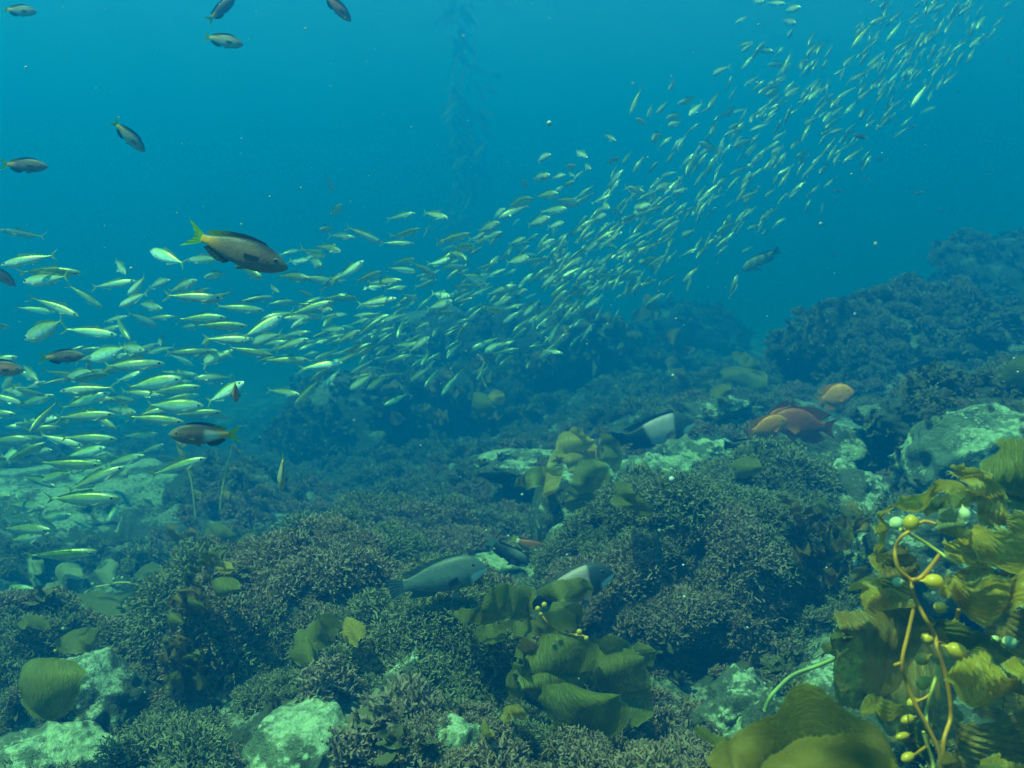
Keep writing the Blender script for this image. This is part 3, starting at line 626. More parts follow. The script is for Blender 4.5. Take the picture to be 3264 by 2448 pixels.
# ---------------------------------------------------------------- the school of mackerel
# traced fish: head x, y, tail x, y in a crop, fade (0 near and bright .. 1 dim)
T3 = """5 270 345 208 .1;480 312 85 312 .6;135 368 410 330 .1;0 60 275 100 .5;480 420 0 0 -1;750 440 850 330 .3;800 360 530 400 .8;885 180 1095 265 -.6;1100 240 1305 230 -.3;1160 355 985 430 .3;740 320 675 235 .8;
605 520 385 375 .8;1315 465 950 445 .05;325 545 75 515 .8;465 570 150 450 .7;145 705 380 585 .1;700 510 875 425 .4;690 680 350 640 .7;955 525 810 490 .7;930 630 740 545 .6;765 710 690 545 .6;
1455 625 1130 620 .15;1660 565 1415 695 .05;1500 705 1180 700 .7;1555 535 1255 505 .6;1330 575 1020 590 .6;1960 480 1690 560 .1;1955 530 1720 490 .3;970 845 600 860 .05;1250 775 960 780 .8;1140 860 980 790 .8;
1200 840 1370 780 .4;1610 800 1330 745 .15;1820 825 1540 825 .1;1815 700 1610 770 .1;1070 935 730 990 .05;1165 915 930 890 .7;1180 980 850 1020 .9;1170 1030 950 1060 .8;1435 955 1210 1080 .15;
1765 1030 1560 1000 .15;1730 1095 1885 930 .15;150 790 0 0 -1;495 790 230 830 -1;640 680 760 690 -1;850 770 690 745 .5;945 740 970 670 .6;530 945 505 750 .7;525 820 750 745 .5;220 945 130 850 .7;485 925 240 885 .7;
185 1015 0 1000 .6;350 1010 690 985 .4;650 1015 340 1115 .3;320 1030 90 1100 .8;800 1070 590 1040 .8;170 1255 350 1055 .2;680 1145 310 1165 .4;1200 1095 850 1090 .5;1305 1130 1000 1150 .5;1085 1190 730 1155 .1;
1350 1170 1170 1120 .6;800 1135 620 1110 .8;80 1200 320 1220 .8;690 1290 340 1280 .5;490 1330 220 1260 .4;270 1310 0 1440 .4;250 1285 20 1290 .9;620 1340 360 1400 .6;850 1385 600 1450 .5;600 1440 210 1420 .2;
740 1450 380 1600 .3;740 1500 640 1510 .7;1215 1400 870 1505 .05;700 1635 250 1640 .3;100 1380 0 1400 .8;60 630 -150 620 .4;250 1540 440 1480 .3;930 1260 710 1275 .5;1045 880 1090 990 .8;20 990 70 925 .5;
1820 345 1620 330 .1;1540 340 1370 250 .1;1200 340 1330 315 .2;1000 355 870 410 .8;1640 430 1590 370 .8;1845 455 1740 410 .8;1890 270 1820 240 .5;2000 190 1890 155 .2;1910 215 1750 165 .05;1810 240 1690 240 .8;
1710 640 1810 560 .3;1890 580 1800 550 .5;1900 630 1985 550 .4;2025 645 1880 650 .6;1200 735 1260 690 .4;2015 840 1750 880 .3;1850 920 1950 870 .3;1890 995 2000 880 .5;1850 820 1980 765 .4;1510 60 0 0 -1"""
T2 = """790 545 640 510 .1;600 515 420 555 .7;400 690 180 590 .05;625 605 430 650 .2;590 695 380 690 .8;245 660 80 645 .8;35 615 125 600 .3;500 120 0 0 -1;165 470 90 530 .3;120 390 65 265 .7;
925 635 715 685 .05;1095 570 965 625 .2;1055 650 960 700 .3;955 720 810 715 .1;900 795 785 740 .1;1010 625 900 670 .5;295 795 90 915 .05;160 740 0 710 .2;400 860 235 920 .1;605 860 425 835 .1;715 880 560 800 .1;
800 780 655 815 .3;520 910 310 930 .1;890 830 750 830 .5;600 785 460 810 .4;1015 920 860 870 .05;490 1015 245 1055 .05;255 1015 130 1015 .3;620 1030 500 985 .6;800 1005 685 985 .1;815 1030 655 1080 .2;825 1100 705 1100 .2;
1120 1100 970 1065 .05;1160 1010 1080 1060 .4;1255 965 1115 1000 .2;935 940 800 950 .4;1010 930 940 950 .4;120 1040 0 1060 .1;110 1085 0 1070 .2;60 1180 140 1105 .4;170 1330 290 1265 .2;265 1340 380 1280 .2;275 1205 135 1280 .1;
370 1350 455 1290 .4;600 1290 460 1295 .4;680 1245 555 1335 .2;210 1550 345 1460 .2;310 1555 430 1470 .4;415 1645 560 1570 .5;560 1510 700 1410 .6;630 1410 660 1310 .6;700 1240 750 1170 .5;900 1170 835 1270 .3;
680 1160 590 1200 .4;490 1250 560 1110 .5;340 1250 410 1190 .5;930 1310 1100 1240 .6;1000 1330 1130 1270 .6;1090 1410 1205 1330 .4;960 1500 1030 1410 .5;820 1500 910 1400 .6;750 1590 860 1450 .7;650 1540 740 1420 .7;
780 1370 860 1280 .8;1250 1430 1340 1360 .6;1465 1340 1340 1320 .4;1440 400 1300 420 .1;1290 430 1150 480 .1;1560 460 1410 435 .1;1490 490 1320 510 .3;1390 540 1255 590 .05;1125 490 1055 560 .5;1245 660 1140 700 .4;
1470 570 1370 600 .3;1415 670 1310 720 .1;1265 775 1125 810 .1;1580 610 1480 650 .3;1350 300 1285 315 .2;1390 290 1300 320 .2;1480 290 1400 310 .3;1530 330 1460 355 .3;1540 240 1480 235 .2;1610 190 1540 150 .2;1630 260 1595 225 .2;
1395 170 1315 225 .3;1250 360 1210 310 .5;1515 90 1500 70 .3;1785 190 1715 215 .2;1775 90 1705 50 .3;1945 390 1820 365 .1;1740 490 1700 450 .2;1800 520 1760 470 .2;1980 465 1880 490 .2;1890 520 1790 560 .3;1720 525 1640 555 .3;
1530 300 1500 270 .1;1410 930 1470 840 .6;1400 800 1500 720 .7;1530 870 1460 910 .6;1600 830 1640 770 .5;1620 900 1710 830 .5;1700 810 1770 735 .5;1820 810 1900 730 .5;1930 860 1810 880 .7;1910 800 2020 790 .8;
1290 1180 1400 1060 .6;1230 1120 1330 1020 .6;1415 1090 1460 1015 .7;1520 1110 1590 1040 .6;1530 1180 1600 1130 .6;1700 970 1735 890 .7;1780 720 1690 710 .8;1360 800 1390 740 .7;1145 760 1170 700 .6;1200 750 1190 710 .8"""
T8 = """600 130 670 90 .4;760 10 700 0 .4;880 20 770 15 .2;970 40 880 65 .1;940 130 860 110 .5;890 205 925 150 .2;700 240 610 260 .4;635 290 705 240 .1;820 290 720 275 .6;475 420 580 370 .2;780 365 905 360 .5;
860 420 920 280 .4;970 385 1020 315 .3;1000 310 1065 235 .2;1100 330 1155 230 .1;1055 305 1105 220 .3;1270 165 1310 115 .5;1250 270 1365 125 .2;1310 305 1360 235 .3;1205 370 1280 300 .4;1440 235 1530 110 .3;1440 150 1530 55 .4;
1405 45 1460 0 .4;1600 45 1640 0 .4;1675 70 1740 0 .3;1770 190 1840 90 .3;1850 80 1945 10 .4;1950 165 2000 80 .2;2100 45 2150 0 .4;2040 150 2110 80 .3;1910 265 1990 190 .3;1660 245 1720 150 .2;1730 295 1790 240 .4;1480 285 1600 210 .3;
1800 300 1900 220 .4;1340 370 1440 280 .4;1450 395 1500 290 .4;1370 385 1420 330 .4;1525 330 1600 280 .5;1700 425 1770 340 .4;1600 445 1660 370 .4;1530 430 1600 360 .4;1580 600 1675 465 .4;1290 525 1350 440 .3;1255 450 1340 395 .3;
1450 470 1520 390 .4;1170 550 1290 480 .4;1045 640 1130 550 .5;1010 560 1080 480 .3;885 540 970 480 .3;775 530 855 490 .2;570 570 610 480 .4;450 605 520 510 .3;345 645 425 570 .05;230 700 310 680 .05;215 660 305 635 .2;280 580 380 540 .2;
160 635 225 565 .4;230 500 265 430 .4;15 640 85 480 .3;50 665 115 690 .1;140 780 200 745 .1;110 660 140 580 .4;400 795 515 845 .02;280 840 330 750 .1;220 910 270 840 .3;460 750 505 670 .3;565 720 635 680 .2;690 685 740 620 .3;
680 730 790 685 .4;550 650 600 590 .4;590 820 710 770 .5;810 785 890 730 .3;910 830 970 775 .3;805 855 880 810 .3;950 920 1020 860 .3;930 880 1020 830 .3;1070 755 1150 715 .3;990 700 1060 650 .3;1090 680 1145 610 .3;1100 720 1210 640 .4;
1125 745 1215 715 .1;1300 655 1350 605 .1;1150 910 1200 840 .4;1070 970 1130 910 .4;1200 910 1320 820 .4;980 990 1070 890 .5;900 1110 1000 1010 .5;995 1100 1075 1025 .3;840 1050 910 930 .4;640 1050 700 990 .2;500 1030 570 980 .3;
160 1060 250 1020 .2;255 1075 340 1050 .2;0 1045 95 1080 .05;40 1165 130 1140 .2;110 1180 220 1150 .3;620 1115 740 1060 .5;760 1105 830 1050 .5;640 1220 720 1150 .4;740 1230 850 1150 .5;500 1295 620 1240 .5;110 1320 180 1270 .3;
300 1320 380 1280 .5;390 1130 470 1070 .4;230 1380 270 1320 .4;385 1440 450 1365 .3;0 1440 80 1360 .3;65 1470 200 1430 .6;120 1390 210 1345 .5;670 1280 740 1250 .7"""
T5 = """715 75 330 100 .3;300 260 0 250 .1;575 385 130 410 .2;690 300 725 140 .5;640 200 690 100 .6;330 270 180 160 .6;290 280 60 320 .2;200 610 0 590 .5;130 660 0 690 .4;240 600 130 510 .6;480 350 250 350 .8;150 200 0 190 .6;
60 60 -140 90 .3;260 130 20 110 .5;420 170 200 200 .7"""
rnd = random.Random(5)
school = []                                  # head, tail, distance, yaw
def field(x, y):                             # typical distance of the school across the picture (photo pixels)
    return 3.4 + 3.6 * max(0, x - 300) / 2900 + max(0, y - 900 - (x - 900) * .05) / 900 * (1.5 if x > 900 else 0)
for txt, c in ((T3, C3), (T2, C2), (T8, C8), (T5, C5)):
    for row in txt.replace('\n', '').split(';'):
        q = [float(w) for w in row.split()]
        if q[4] == -1: continue
        fade = abs(q[4]); h = c(q[0], q[1]); t = c(q[2], q[3])
        lp = math.hypot(h[0] - t[0], h[1] - t[1]); dm = (h[0] + t[0]) / 2, (h[1] + t[1]) / 2
        want = field(*dm) * (.82 + .75 * fade)
        L_ = .20 if fade < .5 else .24
        cosy = min(1, max(.3, lp * want / (F * L_))); yaw = math.degrees(math.acos(cosy))
        d = F * L_ * cosy / lp
        school.append([h, t, d, L_, yaw * rnd.choice((-1, 1))])
n_traced = len(school)
# the rest of the school: denser where the photograph's is
BAND = [(-80, 940, 230, 0, .0), (120, 900, 230, 5, .2), (350, 800, 200, 5, .2), (600, 700, 160, 10, .2), (800, 700, 150, 20, .4), (1000, 640, 150, 30, .5), (1200, 600, 160, 40, .6), (1350, 520, 170, 45, .6),
        (1550, 400, 210, 50, .6), (1750, 260, 190, 52, .6), (1950, 130, 170, 55, .6), (2100, 10, 150, 58, .6)]
def add_fill(n, lo, hi, far_):
    k = 0
    while k < n:
        u = rnd.uniform(lo, hi); i = min(int(u), len(BAND) - 2); f_ = u - i
        x, y, w, ang, left = [a + (b - a) * f_ for a, b in zip(BAND[i], BAND[i + 1])]
        nx, ny = -.45, -.9
        s = rnd.gauss(.15 if far_ else 0, .5)
        if abs(s) > 1.1: continue
        x += rnd.uniform(-60, 60); y += s * w
        if y < -15 or x < -40 or (x > 1100 and y > 760): continue
        a = R(ang + rnd.gauss(0, 14))
        d = field(x * 1.4756, y * 1.4756) * rnd.uniform(1.12, 1.75) * (1.25 if far_ else 1)
        L_ = rnd.uniform(.18, .23); yaw = rnd.gauss(0, 20) ; lp = F * L_ * math.cos(R(yaw)) / d / 1.4756
        flip = rnd.random() < (left if s > -.2 or x > 1250 else .15) ; sg = -1 if flip else 1
        hx, hy = x + sg * math.cos(a) * lp / 2, y - sg * math.sin(a) * lp / 2
        tx, ty = x - sg * math.cos(a) * lp / 2, y + sg * math.sin(a) * lp / 2
        school.append([CV(hx, hy), CV(tx, ty), d, L_, yaw]); k += 1
rest_from = len(school)
add_fill(70, 0, 3.2, False); add_fill(170, 3, 7.2, True); add_fill(100, 3.5, 6.5, False); add_fill(430, 6, 11, False)
def app_len(s): return math.hypot(s[0][0] - s[1][0], s[0][1] - s[1][1])
order = sorted(range(len(school)), key=lambda i: -app_len(school[i]) - (400 if i < n_traced else 0))
keep = order[:300]; rest = order[300:]
# every kept fish is a thing with a label of its own
ZX = [(0, 'left edge'), (330, 'left'), (700, 'left-centre'), (1050, 'centre'), (1330, 'bend'), (1560, 'right'), (1850, 'upper right')]
zones = {}
for i in keep:
    h, t = school[i][0], school[i][1]; x = (h[0] + t[0]) / 2 / 1.4756; y = (h[1] + t[1]) / 2 / 1.4756
    zi = min(10, int(x // 201)); yl = 950 - .40 * x if x < 1100 else 510 - .62 * (x - 1100)
    edges = (yl - 170, yl - 60, yl + 60) if x < 1100 else (yl - 60, yl + 30, yl + 130)
    row_ = 0 if y < edges[0] else 1 if y < edges[1] else 2 if y < edges[2] else 3
    zones.setdefault((zi, row_), []).append((x, i))
ROW = ['top fringe', 'upper part', 'middle', 'lower fringe']
COLW = ['touching the left edge', 'near the left edge', 'around the big dark fish', 'right of big dark fish', 'left of faint kelp column', 'under the faint kelp column', 'right of faint kelp column',
        'above the sheephead', 'above the kelp bass', 'near upper right', 'at its right end']
HEADW = ['right', 'up right', 'up', 'up left', 'left', 'down left', 'down', 'down right']
labels = {}
for (zi, r_), lst in zones.items():
    lst.sort()
    for k, (x, i) in enumerate(lst):
        h, t = school[i][0], school[i][1]; a = math.degrees(math.atan2(t[1] - h[1], h[0] - t[0])) % 360
        hd = HEADW[int(((a + 22.5) % 360) // 45)]
        labels[i] = f"mackerel heading {hd}, {words[k]} from left in school's {ROW[r_]} {COLW[zi]}"
SG = 'jack mackerel schooling diagonally across the picture'
_me = {}
for rank, i in enumerate(keep):
    h, t, d, L_, yaw = school[i]
    deep = (h[0] > 1500 and h[0] < 2100 and rnd.random() < .5) or rnd.random() < .15
    bend = rnd.choice((-.3, -.15, 0, 0, .15, .3)) if rnd.random() < .85 else rnd.choice((-.7, .7))
    lod = 1 if app_len(school[i]) > 75 else 0
    place_fish(MACKD if deep else MACK, h, t, labels[i], 'fish', dist=d, length=L_, yaw=yaw, roll=rnd.gauss(0, 14), bend=bend, lod=lod, group=SG, name='jack_mackerel')
g = Geo()
for i in rest:
    h, t, d, L_, yaw = school[i]
    M, _ = fish_matrix(h, t, d, L_, yaw, rnd.gauss(0, 14))
    me = fish_meshes(MACKD if rnd.random() < .4 else MACK, rnd.choice((-.3, 0, .3)), 0)[0][1]
    if me.name not in _me:
        ca = me.color_attributes['Col']; _me[me.name] = ([v.co.copy() for v in me.vertices], [tuple(p.vertices) for p in me.polygons], [tuple(c.color[:3]) for c in ca.data])
    vs, fs, cs = _me[me.name]; g.add([tuple(M @ v) for v in vs], fs, list(cs))
o = mesh_obj('distant_mackerel', g.v, g.f, M_silver, colors=g.c); tag(o, 'many small faded mackerel filling out the far side of the school', 'fish school', kind='stuff')
# marine snow
g = Geo(); ico = bmesh.new(); bmesh.ops.create_icosphere(ico, subdivisions=1, radius=1); iv = [v.co.copy() for v in ico.verts]; iff = [tuple(v.index for v in f.verts) for f in ico.faces]; ico.free()
for k in range(330):
    d = rnd.uniform(.9, 6); p = P(rnd.uniform(0, 3264), rnd.uniform(0, 2448), d); r = rnd.uniform(.0006, .0016) * (1 + .35 * d)
    if rnd.random() < .04: r *= 2.5
    g.add([tuple(p + v * r) for v in iv], iff, [(.5, .55, .52)] * len(iv))
o = mesh_obj('marine_snow', g.v, g.f, M_skin, colors=g.c); tag(o, 'pale drifting specks hanging in the water', 'particles', kind='stuff')
# ---------------------------------------------------------------- turf growing on rock and seabed
def tuft_mesh(name, seed, mat, n_main=7, depth=4, spread=.9, seg=.20, r0=.022, fork=.55, taper=.82, flat=False):
    rnd = random.Random(seed); v = []; f = []; tp = []
    def stick(a, b, ra, rb, la=0, lb=0):
        tp.extend([la] * 3 + [lb] * 3)
        ax = (b - a).normalized(); s = ax.orthogonal().normalized(); t = ax.cross(s); o = len(v)
        k0 = rnd.uniform(0, 2)
        for p, r in ((a, ra), (b, rb)):
            for k in range(3):
                an = k0 + 2 * math.pi * k / 3; v.append(p + (s * math.cos(an) + t * math.sin(an) * (.5 if flat else 1)) * r)
        for k in range(3): f.append((o + k, o + (k + 1) % 3, o + 3 + (k + 1) % 3, o + 3 + k))
    def grow(p, d, r, lev):
        q = p + d * seg * rnd.uniform(.75, 1.2) * (1 - .08 * lev); stick(p, q, r, r * taper, lev / (depth + 1), (lev + 1) / (depth + 1))
        if lev >= depth:
            for _ in range(2):
                e = q + (d * .5 + Vector((rnd.gauss(0, .6), rnd.gauss(0, .6), rnd.gauss(.1, .4)))).normalized() * seg * .5
                stick(q, e, r * 1.2, r * .9, .9, 1.)
            return
        for s in range(2 if rnd.random() < .85 else 3):
            nd = (d + Vector((rnd.gauss(0, fork), rnd.gauss(0, fork), rnd.gauss(.15, fork * .7)))).normalized(); grow(q, nd, r * taper, lev + 1)
    for k in range(n_main):
        a = 2 * math.pi * (k + rnd.random() * .6) / n_main; sp = spread * rnd.random() ** 1.3 + .05
        grow(Vector((rnd.gauss(0, .05), rnd.gauss(0, .05), -.08)), Vector((math.cos(a) * sp, math.sin(a) * sp, 1)).normalized(), r0, 0)
    me = bpy.data.meshes.new(name); me.from_pydata([tuple(q) for q in v], [], f); me.materials.append(mat)
    a = me.attributes.new('tip', 'FLOAT', 'POINT'); a.data.foreach_set('value', tp)
    return me
def leaf_tuft(name, seed, mat, n=16):
    """small bushy brown alga: many little curled leaves"""
    rnd = random.Random(seed); v = []; f = []
    for k in range(n):
        a = rnd.uniform(0, 6.28); el = rnd.uniform(.25, 1.4); L_ = rnd.uniform(.45, 1.0); w = L_ * rnd.uniform(.16, .30); base = Vector((rnd.gauss(0, .12), rnd.gauss(0, .12), rnd.uniform(0, .35)))
        d = Vector((math.cos(a) * math.cos(el), math.sin(a) * math.cos(el), math.sin(el))); s = d.cross(Vector((0, 0, 1))).normalized(); up = s.cross(d); tw = rnd.uniform(-.8, .8); o = len(v)
        for i in range(6):
            t = i / 5; ww = w * math.sin(math.pi * min(1, t * .9 + .08)) ** .7; c = base + d * L_ * t - Vector((0, 0, 1)) * L_ * .35 * t * t
            ss = s * math.cos(tw * t) + up * math.sin(tw * t)
            for j in (-1, 0, 1): v.append(c + ss * ww * j + up * (.12 * w * abs(j) + .06 * L_ * math.sin(t * 9 + j * 2 + k)))
        for i in range(5):
            for j in range(2): q = o + i * 3 + j; f.append((q, q + 1, q + 4, q + 3))
    me = bpy.data.meshes.new(name); me.from_pydata([tuple(q) for q in v], [], f); me.polygons.foreach_set('use_smooth', [True] * len(f)); me.materials.append(mat)
    return me
def variants(cname, meshes):
    c = bpy.data.collections.new(cname)
    for k, me in enumerate(meshes):
        o = bpy.data.objects.new(me.name, me); c.objects.link(o)
    return c
C_turf = variants('coralline_variants', [tuft_mesh(f'coralline_sprig', 100 + k, M_turf, n_main=26, depth=2, seg=.24, r0=.022, fork=.5, spread=2.6, taper=.85) for k in range(6)])
C_turf3 = variants('pink_variants', [tuft_mesh('pink_sprig', 150 + k, M_turf3, n_main=22, depth=2, seg=.22, r0=.024, fork=.6, spread=2.6, taper=.9) for k in range(4)])
C_turf2 = variants('olive_variants', [leaf_tuft('leafy_sprig', 200 + k, M_turf2, 18) for k in range(5)])
def scatter_stuff(name, pts, nrm, scales, coll, label, cat, seed=1, tilt=.35):
    rnd = np.random.default_rng(seed); n = len(pts)
    me = bpy.data.meshes.new(name); me.from_pydata([tuple(p) for p in pts], [], [])
    rots = np.zeros((n, 3)); k = rnd.normal(0, tilt, (n, 3))
    for i in range(n):
        nn = (Vector(nrm[i]) * .7 + Vector((0, 0, .55)) + Vector(k[i])).normalized()
        q = nn.to_track_quat('Z', 'Y') @ Quaternion((0, 0, 1), rnd.uniform(0, 6.28)); e = q.to_euler(); rots[i] = e[:]
    for nm, typ, arr in (('rot', 'FLOAT_VECTOR', rots), ('scl', 'FLOAT', scales)):
        a = me.attributes.new(nm, typ, 'POINT'); a.data.foreach_set('vector' if typ != 'FLOAT' else 'value', np.asarray(arr, np.float32).ravel())
    o = bpy.data.objects.new(name, me); COL.objects.link(o)
    ng = bpy.data.node_groups.new(name, 'GeometryNodeTree'); ng.interface.new_socket('Geometry', in_out='INPUT', socket_type='NodeSocketGeometry'); ng.interface.new_socket('Geometry', in_out='OUTPUT', socket_type='NodeSocketGeometry')
    gi = ng.nodes.new('NodeGroupInput'); go = ng.nodes.new('NodeGroupOutput'); ip = ng.nodes.new('GeometryNodeInstanceOnPoints'); ci = ng.nodes.new('GeometryNodeCollectionInfo')
    ci.inputs['Collection'].default_value = coll; ci.inputs['Separate Children'].default_value = True; ci.inputs['Reset Children'].default_value = True
    ar = ng.nodes.new('GeometryNodeInputNamedAttribute'); ar.data_type = 'FLOAT_VECTOR'; ar.inputs['Name'].default_value = 'rot'
    as_ = ng.nodes.new('GeometryNodeInputNamedAttribute'); as_.data_type = 'FLOAT'; as_.inputs['Name'].default_value = 'scl'
    er = ng.nodes.new('FunctionNodeEulerToRotation')
    L = ng.links; L.new(gi.outputs[0], ip.inputs['Points']); L.new(ci.outputs[0], ip.inputs['Instance']); ip.inputs['Pick Instance'].default_value = True
    L.new(ar.outputs[0], er.inputs[0]); L.new(er.outputs[0], ip.inputs['Rotation']); L.new(as_.outputs[0], ip.inputs['Scale']); L.new(ip.outputs[0], go.inputs[0])
    md = o.modifiers.new('scatter', 'NODES'); md.node_group = ng
    tag(o, label, cat, kind='stuff'); return o
def cam_px(p):
    q = CAMR.transposed() @ Vector(p); d = -q.z
    if d < .3: return None
    return (1632 + q.x / d * F) / 1.4756, (1224 - q.y / d * F) / 1.4756, d
def sample_mesh(o, n, rng, minz=-.25):
    """random points on an object's faces; returns world points and normals"""
    me = o.data; nv = len(me.vertices); co = np.empty(nv * 3); me.vertices.foreach_get('co', co); co = co.reshape(-1, 3)
    mw = np.array(o.matrix_world); co = co @ mw[:3, :3].T + mw[:3, 3]
    me.calc_loop_triangles(); tr = np.empty(len(me.loop_triangles) * 3, int); me.loop_triangles.foreach_get('vertices', tr); tr = tr.reshape(-1, 3)
    a, b, c = co[tr[:, 0]], co[tr[:, 1]], co[tr[:, 2]]; cr = np.cross(b - a, c - a); ar = np.linalg.norm(cr, axis=1) + 1e-12; nn = cr / ar[:, None]
    w = ar / np.maximum(.8, np.linalg.norm((a + b + c) / 3, axis=1)) ** 1.0; w[nn[:, 2] < minz] = 0
    cen = (a + b + c) / 3; w[(cen[:, 1] < .5) | (np.abs(cen[:, 0]) > cen[:, 1] * .75 + .3) | (cen[:, 1] > 14)] = 0
    if w.sum() <= 0: return np.zeros((0, 3)), np.zeros((0, 3))
    i = rng.choice(len(tr), n, p=w / w.sum()); u = rng.random((n, 2)); u[u.sum(1) > 1] = 1 - u[u.sum(1) > 1]
    return a[i] + (b - a)[i] * u[:, :1] + (c - a)[i] * u[:, 1:], nn[i]
rng = np.random.default_rng(4)
P1, N1, S1, P2, N2, S2, P3, N3, S3 = [], [], [], [], [], [], [], [], []
# patches of the picture left bare or dark: (view x, view y, radius x, radius y)
BARE = [(1790, 960, 85, 70), (2090, 975, 130, 85), (1540, 985, 80, 40), (1190, 1130, 45, 60), (170, 1110, 240, 90), (655, 1600, 130, 75), (130, 1620, 150, 60), (1600, 1540, 90, 60), (1100, 1250, 130, 50), (150, 1320, 200, 80), (850, 1510, 40, 60), (1960, 1500, 230, 200), (1450, 1030, 110, 50), (500, 1560, 30, 40)]
def bare(p, n):
    q = cam_px(p)
    if not q: return True
    for x, y, a, b in BARE:
        if ((q[0] - x) / a) ** 2 + ((q[1] - y) / b) ** 2 < 1: return True
    return False
def grow_on(o, n, olive=.25, size=.07, keep=1.0, clump=1.0, minz=-.25, force=False, pink=True):
    pts, nn = sample_mesh(o, n, rng, minz)
    for p, m_ in zip(pts, nn):
        c = noise.noise(Vector(p) * 2.2 + Vector((9, 1, 4)))
        if not force and (c < -.38 * clump or bare(p, m_)): continue
        c2 = noise.noise(Vector(p) * 7.5 + Vector((4, 4, 9)))
        if c2 < -.22 and rng.random() < .75: continue
        p = p + m_ * (.05 * max(0, c2 + .1)) + np.array([0, 0, .035 * max(0, c2)])
        oc = noise.noise(Vector(p) * 1.1 + Vector((2, 8, 3))) * .5 + .5
        d = np.linalg.norm(p); s = size * rng.uniform(.6, 1.25) * (1 + .05 * d) * (.75 + .4 * max(0, c)) * (1 + .9 * max(-.3, c2))
        s *= min(1, .5 + .2 * d)
        if rng.random() < olive * oc * 2: P2.append(p); N2.append(m_); S2.append(s * .8)
        elif pink and d < 7 and noise.noise(Vector(p) * 1.7 + Vector((31, 5, 2))) + rng.normal(0, .07) > .03: P3.append(p); N3.append(m_); S3.append(s)
        else: P1.append(p); N1.append(m_); S1.append(s)
bpy.context.view_layer.update()
grow_on(SEABED, 20000, .06, .085)
for k, n, ol in (('mr', 3600, .03), ('mr2', 2400, .12), ('ml', 3200, .03), ('ml2', 2000, .05), ('mc', 1800, .04), ('mll', 1200, .06), ('rr', 1200, .8), ('far', 1500, .8), ('far2', 1200, .8), ('ridge', 3200, .7), ('ridge2', 2600, .7), ('wall', 2400, .8), ('wall2', 2400, .8), ('slab', 250, .3)):
    grow_on(ROCKS[k], int(n * .55), ol, (.085) if k in ('mr', 'mr2', 'ml', 'mc', 'mll') else .085, minz=-.55, force=k not in ('rr',), pink=k in ('mr', 'mr2', 'ml', 'ml2', 'mc', 'mll'))
for k, n in (('big', 260), ('gb', 160), ('gb2', 60), ('c1', 90), ('c2', 90), ('c3', 120), ('col', 60), ('kb', 80), ('leftm', 120), ('br3', 120), ('cs', 60), ('mid', 60), ('cb', 60)):
    grow_on(ROCKS[k], n, .35, .045, clump=-.2)
scatter_stuff('coralline_turf', P3, N3, S3, C_turf3, 'pinkish-brown branching coralline algae in patches over the reef', 'algae turf')
scatter_stuff('brown_turf', P1, N1, S1, C_turf, 'dark olive-brown bushy turf algae covering most of the reef', 'algae turf')
scatter_stuff('leafy_turf', P2, N2, S2, C_turf2, 'olive brown leafy algae growing in patches among the turf', 'algae')
